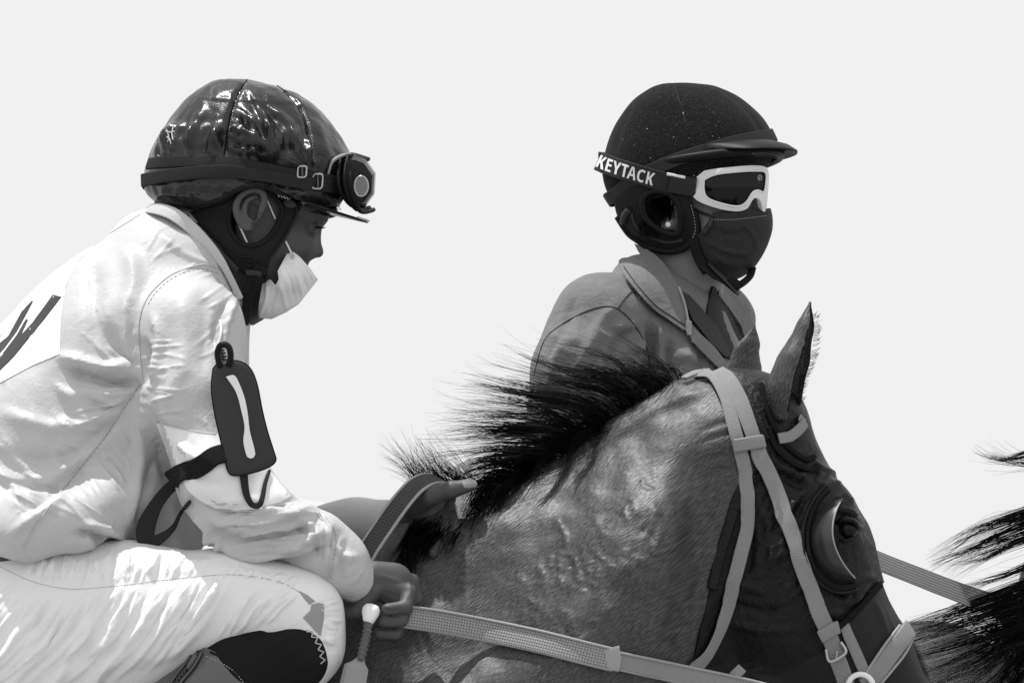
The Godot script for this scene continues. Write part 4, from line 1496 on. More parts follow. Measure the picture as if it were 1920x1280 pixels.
	digits(f, [
		[[740, 1082, 0.180, 15], [772, 1090, 0.176, 14.5], [780, 1122, 0.178, 13], [760, 1136, 0.184, 11.5]],
		[[736, 1098, 0.192, 16], [766, 1112, 0.196, 15.5], [760, 1138, 0.214, 13], [726, 1142, 0.219, 11.5]],
		[[736, 1112, 0.190, 15], [762, 1138, 0.192, 14.5], [752, 1164, 0.208, 12.5], [718, 1165, 0.212, 11]],
		[[732, 1124, 0.184, 14], [754, 1166, 0.184, 13], [742, 1188, 0.196, 11.5], [710, 1187, 0.199, 10]],
		[[702, 1108, 0.196, 17], [688, 1128, 0.196, 14], [668, 1146, 0.194, 12.5], [650, 1150, 0.19, 11]],
	], 0.0025)
	var hs := f.mesh()
	relax(hs, 1, 0.35)
	folds(hs, [[curve(V([716, 1140, 738, 1146, 748, 1138]), 3.0), 2.2, -0.003], [curve(V([712, 1160, 730, 1164, 740, 1170]), 3.0), 2.0, -0.002], [curve(V([764, 1090, 770, 1104, 766, 1120]), 3.0), 3.0, 0.0015], [curve(V([706, 1078, 730, 1084, 756, 1092]), 3.0), 3.5, 0.0012], [curve(V([708, 1100, 730, 1106, 750, 1114]), 3.0), 3.0, 0.001]])
	s.add(hs)
	# far hand laid on the crest under the rein
	f = field(690, 870, 930, 1080, -0.10, 0.12, 0.003)
	limb(f, [[728, 980, -0.008, 30], [756, 968, 0.002, 33, 0.9], [795, 958, 0.025, 34, 0.9], [815, 956, 0.03, 30, 0.9]], 0.012)
	digits(f, [
		[[775, 950, 0.04, 21], [806, 930, 0.07, 18], [846, 918, 0.082, 16], [884, 909, 0.084, 12.5]],
		[[815, 940, 0.0, 16], [852, 948, 0.015, 14.5], [882, 962, 0.045, 13], [886, 985, 0.068, 11]],
		[[818, 955, 0.0, 16], [850, 972, 0.03, 15], [870, 990, 0.062, 13.5], [866, 1012, 0.082, 11.5]],
		[[812, 970, 0.0, 15.5], [838, 990, 0.04, 14], [850, 1010, 0.072, 13], [842, 1030, 0.09, 11]],
		[[800, 985, 0.0, 15], [815, 1005, 0.05, 13], [820, 1022, 0.078, 12], [812, 1038, 0.094, 10.5]],
	], 0.005)
	hs = f.mesh()
	relax(hs, 2, 0.4)
	var hand_dm := depth_of([hs], Vector2(690, 870), Vector2(930, 1080), 3.0, 1)
	s.add(hs)
	s.n.clear()
	s.uv.clear()
	var body := part("body", s, M.skin, jockey)
	part("thumb_nail", patch(PackedVector2Array(V([868, 899, 882, 897, 892, 901, 895, 907, 892, 913, 880, 915, 870, 914, 867, 906])), hand_dm, 0.0012, 3.0, 0.001), M.nail, body)
	# lashes and brow
	var hr := Shape.new()
	for k in 26:
		var u := k / 25.0
		strand(hr, [P(588 + 12 * u, 424 + u, 0.040 - 0.006 * u), P(595 + 12 * u, 428, 0.043 - 0.006 * u), P(600 + 12 * u, 427 - 2 * u, 0.046 - 0.006 * u)], 0.00035, 0.006)
	for k in 120:
		var u := rng.randf()
		var p := P(570 + 44 * u, 399 + 6 * u + rng.randf_range(-3, 3), 0.0)
		p.z = head_dm.at(570 + 40 * u, 400 + 6 * u) - 0.001
		strand(hr, [p, p + Vector3(0.004, 0.0005, 0.001), p + Vector3(0.007, -0.0012, 0.001)], 0.0003, 0.006)
	part("lashes_and_brow", hr, M.mane, body)
	# short hair below the helmet at the nape
	var nape := Shape.new()
	for k in 1400:
		var q := Vector2(rng.randf_range(395, 445), rng.randf_range(385, 460))
		var p := P(q.x, q.y, head_dm.at(q.x, q.y) - 0.001)
		strand(nape, [p, p + Vector3(-0.004, -0.004, 0.002), p + Vector3(-0.007, -0.010, 0.001)], 0.0004, 0.012)
	part("hair", nape, M.mane, jockey)
	stage("jockey body")
# ------------------------------------------------------------------ the jockey's helmet, goggles, mask, badge and whip
func build_jockey_helmet() -> void:
	var hel := thing("riding_helmet", "riding helmet in a glossy gathered dark cover, over a white surgical mask", "helmet", P(470, 300, 0))
	var lv := [[298, 384, 636, 388], [275, 362, 648, 362], [268, 335, 656, 332], [276, 300, 660, 305], [290, 268, 651, 278], [312, 231, 631, 245], [340, 194, 600, 208], [372, 166, 560, 178], [403, 151, 515, 160], [430, 147, 475, 150]]
	var s := dome(lv, 0.0, 190, 90, func(u: float) -> float: return 0.76 if u < 0.7 else 0.78)
	var fo := []
	fo += fan(V([290, 298, 400, 296, 500, 310, 600, 330]), V([315, 235, 420, 215, 500, 215, 600, 250]), 34, 6.0, 0.0034, 0.05, 0.05)
	fo += fan(V([290, 298, 400, 296, 500, 310, 600, 330]), V([300, 262, 420, 255, 500, 260, 610, 280]), 30, 3.5, -0.0025, 0.04)
	fo += fan(V([285, 345, 400, 340, 500, 345, 580, 360]), V([300, 375, 400, 368, 480, 358, 560, 374]), 26, 4.5, 0.0025, 0.05)
	for c: Array in [[[430, 240, 470, 270, 480, 300], 7.0, 0.004], [[450, 200, 490, 240, 520, 300], 8.0, 0.004], [[470, 190, 520, 230, 548, 300], 7.0, -0.003], [[500, 200, 545, 240, 560, 310], 7.0, 0.004], [[380, 200, 360, 250, 345, 290], 12.0, 0.003], [[330, 225, 322, 260, 318, 295], 9.0, 0.003], [[590, 230, 605, 270, 612, 310], 12.0, 0.003]]:
		fo.append([curve(V(c[0]), 6.0), c[1], c[2]])
	for c: Array in [[463, 149, 442, 180, 427, 230, 419, 292], [519, 160, 556, 190, 576, 240, 584, 305]]:
		fo.append([curve(V(c), 5.0), 3.2, -0.0035])
	fo += fan(V([436, 190, 424, 240, 420, 288]), V([500, 308, 545, 316, 580, 318]), 15, 4.0, 0.0034, 0.06, 0.06)
	fo += fan(V([470, 175, 500, 200, 530, 230]), V([520, 300, 560, 312, 600, 320]), 10, 4.0, 0.003, 0.06, -0.05)
	for g: Array in fo: g[2] = float(g[2]) * 1.7
	folds(s, fo)
	s.normals()
	rough_up(s, 22.0, 0.0022, 6, 3)
	s = worn(s, PackedVector2Array(V([200, 388, 290, 388, 350, 384, 408, 376, 434, 358, 455, 347, 490, 344, 520, 354, 556, 374, 600, 388, 640, 396, 720, 400, 720, 60, 200, 60])), 0.0)
	hem(s, 0.005)
	s.n.clear()
	s.uv.clear()
	helmet_dm = depth_of([s], Vector2(240, 130), Vector2(700, 430), 4.0, 2)
	var cover := part("cover", s, M.cover, hel)
	for c: Array in [[463, 149, 442, 180, 427, 230, 419, 292], [519, 160, 556, 190, 576, 240, 584, 305]]:
		part("seam", seam(curve(V(c), 5.0), helmet_dm, 0.0009, -0.0006), M.rubber, cover)
		var c2 := c.duplicate()
		for i in range(0, c2.size(), 2): c2[i] += 5
		part("stitching", stitches(curve(V(c2), 3.0), helmet_dm, 3.0, 3.0, 0.0004, 0.0008), M.thread_grey, cover)
	# small embroidered emblem on the back of the cover
	var em := Shape.new()
	for c: Array in [[318, 232, 312, 242, 316, 256, 314, 266], [325, 234, 322, 250, 324, 262], [306, 238, 300, 250, 303, 262], [310, 246, 320, 248, 327, 246], [312, 256, 318, 262, 320, 270], [298, 256, 294, 264]]:
		em.add(seam(curve(V(c), 2.0), helmet_dm, 0.0011, 0.0012))
	part("emblem", em, M.thread_light, cover)
	# pale gathered edge below the strap and the lining band
	part("lining", strap(curve(V([292, 384, 350, 382, 400, 375, 434, 358, 470, 346, 505, 351, 540, 368, 600, 388, 630, 393]), 6.0), helmet_dm, 14.0, 0.006, -0.006, 6, 0.0), M.leather, hel)
	part("edge_stitching", stitches(curve(V([520, 366, 560, 378, 600, 388, 640, 392]), 2.0), helmet_dm, 3.0, 0.0, 0.0004, -0.002, 2.4), M.thread_grey, hel)
	# brim
	var rings := []
	for i in 25:
		var a := deg_to_rad(lerpf(-88, 88, i / 24.0))
		var r := PackedVector3Array()
		for e: Array in [[0.30, 2], [0.7, 1.5], [1.0, 3], [1.0, 8], [0.7, 9], [0.30, 10]]:
			var ex: float = e[0]
			var x := 572.0 + 118.0 * ex * cos(a)
			var y: float = 374.0 + 37.0 * ex * cos(a) + 7.0 * (1.0 - ex) * cos(a) + e[1]
			r.append(P(x, y, 0.105 * sin(a) * (0.75 + 0.25 * ex)))
		rings.append(r)
	part("brim", loft(rings), M.rubber_gloss, hel)
	var tip := PackedVector3Array()
	for i in 17:
		var a := deg_to_rad(lerpf(-35, 35, i / 16.0))
		tip.append(P(574.0 + 118.0 * cos(a), 379.0 + 35.0 * cos(a), 0.105 * sin(a)))
	part("brim_edge", tube(tip, PackedFloat32Array([0.0016]), 6), M.clear_plastic, hel)
	# leather harness round the ear, with its padded edge
	var dm := depth_of([part_shape(jockey, "body")], Vector2(300, 330), Vector2(650, 640), 4.0, 4)
	var outer := PackedVector2Array(curve(V([318, 398, 360, 396, 420, 378, 448, 358, 470, 350, 500, 356, 516, 372, 536, 376, 553, 374, 566, 382, 560, 400, 540, 440, 520, 470, 506, 492, 502, 520, 498, 530, 482, 532, 470, 526, 452, 512, 428, 498, 406, 474, 380, 446, 344, 420, 318, 398]), 6.0))
	outer.remove_at(outer.size() - 1)
	var hole := PackedVector2Array(curve(V([452, 362, 468, 351, 490, 354, 512, 366, 526, 384, 528, 400, 518, 424, 502, 446, 484, 458, 466, 460, 446, 452, 432, 430, 430, 404, 438, 378, 452, 362]), 5.0))
	hole.remove_at(hole.size() - 1)
	if Geometry2D.is_polygon_clockwise(hole): hole.reverse()
	var earless := depth_of([neck_only()], Vector2(300, 330), Vector2(650, 640), 4.0, 5)
	var plate := patch(outer, earless, 0.0125, 5.0, 0.010, [hole])
	relax(plate, 1, 0.3)
	rough_up(plate, 30.0, 0.0012, 3)
	plate.n.clear()
	var har := part("ear_harness", plate, M.leather, hel)
	var pad := PackedVector3Array()
	for p in hole: pad.append(P(p.x, p.y, earless.at(p.x, p.y) + 0.0125))
	part("padded_rim", tube(pad, PackedFloat32Array([0.0038]), 8, true), M.leather, har)
	var rim := PackedVector3Array()
	for p in curve(V([553, 380, 556, 400, 536, 440, 516, 470, 502, 492, 498, 522]), 5.0): rim.append(P(p.x, p.y, earless.at(p.x, p.y) + 0.013))
	part("piping", tube(rim, PackedFloat32Array([0.0026]), 6), M.rubber_gloss, har)
	for c: Array in [[352, 418, 390, 448, 416, 478, 446, 502], [340, 408, 376, 424, 410, 452, 440, 478, 470, 482], [420, 470, 446, 486, 474, 490]]:
		part("fold", seam(curve(V(c), 5.0), earless, 0.0026, 0.0125), M.leather, har)
	part("neck_strap", strap(curve(V([320, 402, 356, 420, 390, 450, 416, 478, 446, 502]), 5.0), earless, 15.0, 0.003, 0.0135, 3), M.leather_soft, har)
	for c: Array in [[352, 424, 366, 414], [386, 456, 400, 446]]:
		part("strap_loop", strap(curve(V(c), 3.0), earless, 7.0, 0.003, 0.017, 1), M.rubber, har)
	part("fitting", slab(PackedVector2Array(curve(V([530, 376, 541, 372, 552, 378, 556, 386, 545, 390, 534, 386, 530, 376]), 3.0)), earless.at(542, 380) + 0.012, earless.at(542, 380) + 0.018, 0.2), M.leather_soft, har)
	# chin strap with its loose tail
	part("chin_strap", strap(curve(V([488, 494, 480, 520, 470, 560, 462, 590, 456, 608]), 5.0), earless, 27.0, 0.0025, 0.016, 3, 99.0, 0.55), M.leather, hel)
	part("strap_keeper", strap(curve(V([466, 504, 478, 506, 488, 512]), 4.0), earless, 12.0, 0.003, 0.02), M.leather_soft, hel)
	var far := PackedVector3Array()
	var fn := PackedVector3Array()
	var fh := PackedFloat32Array()
	for p: Vector3 in curve3([P(500, 500, -0.085), P(505, 545, -0.075), P(492, 592, -0.04), P(478, 604, 0.0), P(474, 580, 0.05), P(484, 520, 0.085)], 0.01):
		far.append(p); fn.append(Vector3(0.3, -0.6, 0.2 + p.z * 8.0).normalized()); fh.append(0.008)
	part("chin_strap", sweep(far, fn, fh, 0.0022), M.leather, hel)
	stage("helmet")
	# --- goggles pushed up on the helmet
	var gg := thing("racing_goggles", "dark racing goggles with a perforated side vent, strapped on the glossy helmet", "goggles", P(660, 345, 0))
	part("strap", strap(curve(V([279, 307, 340, 303, 420, 304, 500, 316, 560, 328, 610, 337, 640, 340]), 6.0), helmet_dm, 22.0, 0.0028, 0.001, 8, 0.0), M.elastic, gg)
	part("strap", strap(curve(V([271, 338, 340, 327, 420, 322, 500, 330, 560, 341, 620, 349, 660, 352]), 6.0), helmet_dm, 25.0, 0.0028, 0.0035, 8, 0.0), M.elastic, gg)
	for b: Array in [[566, 322, 13, 16], [595, 340, 15, 21]]:
		var z := helmet_dm.at(b[0], b[1]) + 0.009
		var ring := PackedVector3Array()
		for k in 28:
			var a := TAU * k / 28.0
			ring.append(P(b[0] + b[2] * 0.62 * signf(cos(a)) * pow(absf(cos(a)), 0.45) + 3.0 * -sin(a) * 0.4, b[1] + b[3] * 0.66 * signf(sin(a)) * pow(absf(sin(a)), 0.45), z - absf(cos(a)) * 0.001))
		part("buckle", tube(ring, PackedFloat32Array([0.0016]), 6, true), M.steel, gg)
		part("buckle_bar", line_tube([P(b[0], b[1] - b[3] * 0.6, z), P(b[0] + 1, b[1] + b[3] * 0.6, z)], 0.0014), M.steel_dark, gg)
	# frame: stacked rims that wrap round the front
	for r: Array in [[640, 292, 634, 330, 640, 362, 660, 386, 0.078, 3.6], [652, 292, 646, 330, 652, 366, 668, 392, 0.080, 4.2], [664, 296, 657, 332, 662, 368, 676, 396, 0.082, 4.4]]:
		var pts := []
		for k in range(0, 8, 2): pts.append(P(r[k], r[k + 1], r[8] * [0.72, 1.0, 1.0, 0.75][k / 2]))
		var back := []
		for k in range(6, -1, -2): back.append(P(r[k], r[k + 1], -r[8] * [0.72, 1.0, 1.0, 0.75][k / 2]))
		var front: Array = pts.duplicate()
		front.append(P(r[6] + 24, r[7] - 3, 0.0))
		front += back
		front.append(P(r[0] + 26, r[1] + 2, 0.0))
		front.append(pts[0])
		var loop := curve3(front, 0.006)
		loop.remove_at(loop.size() - 1)
		part("frame_rim", tube(loop, PackedFloat32Array([r[9] * MPP(0)]), 8, true), M.rubber, gg)
	var hexa := [[648, 300], [664, 292], [684, 300], [702, 326], [700, 362], [684, 384], [668, 392], [652, 372], [644, 336]]
	var lr := []
	for e: Array in [[-0.080, 0.55], [-0.076, 0.86], [-0.06, 1.0], [-0.02, 1.08], [0.02, 1.08], [0.06, 1.0], [0.076, 0.86], [0.080, 0.55]]:
		var r := PackedVector3Array()
		for p: Array in hexa:
			var c := Vector2(672, 345)
			var q: Vector2 = c + (Vector2(p[0], p[1]) - c) * (e[1] if p[0] > 660 else 1.0 - (1.0 - e[1]) * 0.3)
			r.append(P(q.x, q.y, e[0]))
		lr.append(r)
	part("lens", loft(lr), M.rubber_gloss, gg, false)
	var disc := slab(PackedVector2Array(ellipse(677, 349, 13, 19, 0.0)), 0.078, 0.0835, 0.08)
	part("vent", disc, M.vent_mesh, gg)
	var ringv := PackedVector3Array()
	for p in ellipse(677, 349, 13, 19, 0.0): ringv.append(P(p.x, p.y, 0.0835))
	part("vent_ring", tube(ringv, PackedFloat32Array([0.0013]), 6, true), M.steel, gg)
	var dots := Shape.new()
	for gy in range(-4, 5):
		for gx in range(-3, 4):
			var q := Vector2(677 + gx * 3.6 + (1.8 if gy % 2 else 0.0), 349 + gy * 3.6)
			if pow((q.x - 677) / 10.5, 2) + pow((q.y - 349) / 16.0, 2) < 1.0: dots.add(slab(PackedVector2Array(ellipse(q.x, q.y, 1.1, 1.1, 0.0, 6)), 0.0832, 0.0841))
	part("vent_hole", dots, M.rubber, gg)
	part("frame_bridge", line_tube([P(614, 328, 0.072), P(622, 304, 0.074), P(640, 292, 0.066), P(656, 290, 0.04)], 0.0026), M.vent_mesh, gg)
	# --- surgical mask
	var mk := thing("face_mask", "white pleated surgical mask with ear loop under the glossy helmet", "mask", P(530, 540, 0))
	var f := field(420, 430, 620, 620, -0.09, 0.10, 0.003)
	limb(f, [[532, 530, 0, 59, 1.02], [508, 541, 0, 52, 1.12], [488, 545, 0, 46, 1.25]], 0.02)
	for sd: float in [-1.0, 1.0]: limb(f, [[550, 486, 0.032 * sd, 24, 1.1], [566, 505, 0.018 * sd, 24, 1.1], [535, 515, 0.045 * sd, 32, 1.0]], 0.02)
	var ms := f.mesh()
	relax(ms, 2)
	ms = subdivide(ms)
	relax(ms, 1)
	ms = worn(ms, PackedVector2Array(V([543, 464, 560, 482, 581, 503, 596, 524, 560, 570, 535, 586, 505, 600, 466, 592, 452, 586, 462, 560, 478, 536, 505, 524, 515, 536, 522, 524, 520, 508])), 0.0)
	folds(ms, [[curve(V([552, 474, 575, 502, 588, 528]), 3.0), 2.5, 0.0025], [curve(V([545, 480, 566, 510, 576, 545]), 3.0), 2.5, -0.003], [curve(V([538, 488, 556, 520, 566, 556]), 3.0), 2.5, 0.003], [curve(V([530, 498, 546, 530, 552, 566]), 3.0), 3.0, -0.003], [curve(V([516, 538, 514, 560, 505, 588]), 3.0), 3.0, -0.004], [curve(V([500, 530, 498, 560, 486, 590]), 3.0), 4.0, 0.003], [curve(V([524, 530, 530, 550, 536, 580]), 3.0), 4.0, 0.003]])
	hem(ms, 0.002)
	ms.n.clear()
	var mdm := depth_of([ms], Vector2(440, 450), Vector2(620, 610), 3.0, 1)
	var mp := part("pleated_cloth", ms, M.mask_white, mk)
	part("stud", slab(PackedVector2Array(ellipse(548, 481, 4, 5, 0.0, 10)), mdm.at(548, 481), mdm.at(548, 481) + 0.003, 0.1), M.thread_light, mp)
	part("ear_loop", line_tube([P(546, 474, mdm.at(548, 478) + 0.001), P(540, 462, head_dm.at(540, 462) + 0.004), P(535, 452, head_dm.at(535, 452) + 0.004)], 0.0014), M.mask_white, mk)
	part("ear_loop", line_tube([P(497, 366, head_dm.at(497, 366) + 0.003), P(506, 388, head_dm.at(506, 388) + 0.003), P(516, 410, head_dm.at(516, 410) + 0.003)], 0.0014), M.mask_white, mk)
	part("ear_loop", line_tube([P(449, 424, earless.at(449, 424) + 0.006), P(458, 444, earless.at(458, 444) + 0.006), P(466, 462, earless.at(466, 462) + 0.006)], 0.0014), M.mask_white, mk)
	stage("goggles and mask")
func ellipse(cx: float, cy: float, rx: float, ry: float, turn: float, n := 28) -> Array:
	var o := []
	for k in n:
		var p := Vector2(cos(TAU * k / n) * rx, sin(TAU * k / n) * ry).rotated(turn)
		o.append(Vector2(cx, cy) + p)
	return o
var shapes := {}
func part_shape(node: Node3D, called: String) -> Shape:          # the finished mesh of a part, in the scene's own axes
	var o: MeshInstance3D = node.get_node(called)
	var arr := o.mesh.surface_get_arrays(0)
	var s := Shape.new()
	s.v = arr[Mesh.ARRAY_VERTEX]
	for i in s.v.size(): s.v[i] += node.position
	s.t = arr[Mesh.ARRAY_INDEX]
	return s
func neck_only() -> Shape:                                       # the side of the head and neck that the harness lies on
	var f := field(300, 320, 660, 660, -0.11, 0.13, 0.006)
	limb(f, [[452, 335, 0, 128, 0.76], [500, 350, 0, 112, 0.8]], 0.02)
	limb(f, [[530, 400, 0, 68, 0.98], [535, 470, 0, 56, 1.05], [512, 530, 0, 50, 1.1]], 0.03)
	limb(f, [[470, 400, 0.0, 70, 1.3], [478, 480, 0.0, 50, 1.5], [490, 530, 0, 40, 1.5]], 0.03)
	limb(f, [[455, 450, 0, 72, 0.95], [400, 480, 0, 78, 0.95], [330, 520, 0, 90, 0.95]], 0.03)
	limb(f, [[480, 560, 0, 40, 1.5], [450, 620, 0, 40, 1.5]], 0.03)
	return f.mesh()
func build_badge() -> void:
	# number badge on the sleeve: a dark leather tongue with a white 1, its loop, its fastening band and its loose straps
	var bd := thing("arm_badge", "black leather arm badge with a white number 1 on the pale sleeve", "arm badge", P(455, 780, 0.3))
	var z := shirt_dm.at(440, 760)
	var dm := Depth.new()
	dm = shirt_dm
	var out := PackedVector2Array(curve(V([400, 692, 410, 682, 432, 677, 452, 680, 468, 692, 480, 720, 490, 770, 500, 810, 512, 848, 515, 864, 500, 876, 468, 886, 440, 890, 428, 882, 418, 840, 404, 780, 397, 730, 400, 692]), 5.0))
	out.remove_at(out.size() - 1)
	var s := Shape.new()
	var rings := []
	for e: Array in [[0.0, 1.0], [0.004, 1.012], [0.0065, 0.985], [0.007, 0.93], [0.0072, 0.6], [0.0075, 0.2]]:
		var r := PackedVector3Array()
		for p in out:
			var q: Vector2 = Vector2(452, 785) + (p - Vector2(452, 785)) * e[1]
			r.append(P(q.x, q.y, badge_z(q) + e[0]))
		rings.append(r)
	s = loft(rings)
	var pl := part("plate", s, M.leather_soft, bd)
	var edge := PackedVector3Array()
	for p in out: edge.append(P(p.x, p.y, badge_z(p) + 0.003))
	part("edge_piping", tube(edge, PackedFloat32Array([0.0022]), 6, true), M.rubber, pl)
	var num := PackedVector2Array(curve(V([423, 706, 438, 703, 447, 716, 458, 745, 464, 775, 468, 808, 478, 852, 464, 857, 456, 828, 458, 800, 452, 770, 442, 735, 423, 706]), 5.0))
	num.remove_at(num.size() - 1)
	var nr := []
	for e: Array in [[0.0078, 1.0], [0.0092, 1.0], [0.0094, 0.5]]:
		var r := PackedVector3Array()
		for p in num:
			var q: Vector2 = Vector2(454, 780) + (p - Vector2(454, 780)) * e[1]
			r.append(P(q.x, q.y, badge_z(q) + e[0]))
		nr.append(r)
	part("numeral", number_patch(num), M.white_panel, pl)
	part("loop", tube(curve3([P(412, 688, badge_z(Vector2(412, 688)) + 0.006), P(407, 662, badge_z(Vector2(412, 688)) + 0.008), P(414, 646, badge_z(Vector2(412, 688)) + 0.01), P(428, 650, badge_z(Vector2(412, 688)) + 0.01), P(432, 668, badge_z(Vector2(412, 688)) + 0.008), P(428, 686, badge_z(Vector2(412, 688)) + 0.006)], 0.004), PackedFloat32Array([0.0045]), 8), M.leather, bd)
	part("ribbing", stitches(curve(V([412, 652, 418, 668, 420, 682]), 2.0), shirt_dm, 3.0, 0.0, 0.0014, 0.012, 6.0), M.leather_soft, bd)
	part("tie", line_tube([P(412, 600, shirt_dm.at(412, 600) + 0.003), P(414, 622, shirt_dm.at(414, 622) + 0.004), P(409, 645, shirt_dm.at(409, 645) + 0.004), P(410, 664, shirt_dm.at(410, 664) + 0.008)], 0.002), M.white_panel, bd)
	part("fastening_band", strap(curve(V([432, 850, 405, 856, 378, 872, 350, 885, 326, 896]), 5.0), shirt_dm, 38.0, 0.005, 0.003, 6), M.sock, bd)
	# the loose strap: a flat loop hanging beside the arm and its short end under the badge
	var lz := shirt_dm.at(340, 900) - 0.03
	var zz := 0.235
	var lo := PackedVector3Array()
	var ln := PackedVector3Array()
	var lh := PackedFloat32Array()
	var lpx := curve(V([334, 902, 312, 920, 290, 950, 274, 985, 272, 1010, 284, 1016, 305, 1006, 325, 988, 338, 962, 356, 940]), 5.0)
	for i in lpx.size():
		var u := float(i) / (lpx.size() - 1)
		lo.append(P(lpx[i].x, lpx[i].y, maxf(shirt_dm.at(lpx[i].x, lpx[i].y) + 0.012, 0.20) + 0.01 * sin(u * PI)))
		ln.append(Vector3(0.2, 0.1, 1.0).normalized().lerp(Vector3(0.8, 0.5, 0.4).normalized(), smoothstep(0.6, 1.0, u)))
		lh.append(lerpf(11.0, 4.0, smoothstep(0.45, 0.9, u)) * MPP(0) * (1.0 + 0.6 * exp(-pow((u - 0.45) * 6.0, 2))))
	part("loose_strap", sweep(lo, ln, lh, 0.003), M.elastic, bd)
	var l2 := curve(V([456, 884, 458, 905, 462, 928, 472, 946, 486, 946, 492, 930, 497, 905, 505, 882]), 4.0)
	var p2 := PackedVector3Array()
	var n2 := PackedVector3Array()
	var h2 := PackedFloat32Array()
	for i in l2.size():
		var u := float(i) / (l2.size() - 1)
		p2.append(P(l2[i].x, l2[i].y, shirt_dm.at(l2[i].x, l2[i].y) + 0.006))
		n2.append(Vector3(0.3, 0.3, 1.0).normalized())
		h2.append(lerpf(8.0, 3.0, u) * MPP(0))
	part("loose_strap", sweep(p2, n2, h2, 0.003), M.elastic, bd)
	# --- whip held in the near hand
	var wh := thing("riding_whip", "riding whip with pale knob and ribbed grip in the jockey's fist", "whip", P(680, 1200, 0.24))
	var ax := [P(694, 1150, 0.232), P(690, 1170, 0.235), P(682, 1215, 0.245), P(674, 1236, 0.25)]
	var knob := []
	for e: Array in [[0.0, 0.3], [0.08, 0.78], [0.25, 1.0], [0.5, 0.98], [0.8, 0.72], [1.0, 0.55]]:
		var r := PackedVector3Array()
		var c := P(698, 1133, 0.222).lerp(P(690, 1168, 0.236), e[0])
		for k in 20:
			var a := TAU * k / 20.0
			r.append(c + (Vector3(1, -0.2, 0.1).normalized() * cos(a) + Vector3(0, 0.3, 1).normalized() * sin(a)) * 0.0125 * e[1])
		knob.append(r)
	part("knob", loft(knob), M.white_plastic, wh)
	var gp := curve3([P(690, 1165, 0.235), P(688, 1185, 0.238), P(682, 1212, 0.244), P(675, 1240, 0.25)], 0.0012)
	var gr := PackedFloat32Array()
	for i in gp.size(): gr.append(0.0062 + 0.0011 * sin(i * 1.15))
	part("ribbed_grip", tube(gp, gr, 14), M.grip, wh)
	var hd := []
	for e: Array in [[676, 1234, 7, 0.25], [672, 1242, 13, 0.252], [668, 1250, 23, 0.254], [660, 1290, 25, 0.262], [640, 1390, 22, 0.28]]:
		var r := PackedVector3Array()
		for c: Array in [[-1.0, 0.55], [-0.72, 1.0], [0.72, 1.0], [1.0, 0.55], [1.0, -0.55], [0.72, -1.0], [-0.72, -1.0], [-1.0, -0.55]]:
			r.append(P(e[0] + c[0] * e[2] * 0.97, e[1] + c[0] * e[2] * 0.24, e[3] + c[1] * e[2] * 0.4 * MPP(0)))
		hd.append(r)
	part("flap", loft(hd), M.flap, wh, false)
	stage("badge and whip")
func badge_z(q: Vector2) -> float:                                  # the badge bends gently round the arm and stands off its front
	var zc := 0.292 - pow((q.x - 425.0) / 150.0, 2) * 0.018 + (q.y - 780.0) * 0.00006
	return zc
func number_patch(num: PackedVector2Array) -> Shape:
	var d := Depth.new()
	d.x0 = 380; d.y0 = 660; d.st = 4.0; d.w = 42; d.hh = 62
	d.Z.resize(d.w * d.hh)
	for y in d.hh:
		for x in d.w: d.Z[y * d.w + x] = badge_z(Vector2(380 + x * 4.0, 660 + y * 4.0))
	return patch(num, d, 0.0095, 5.0, 0.0014)
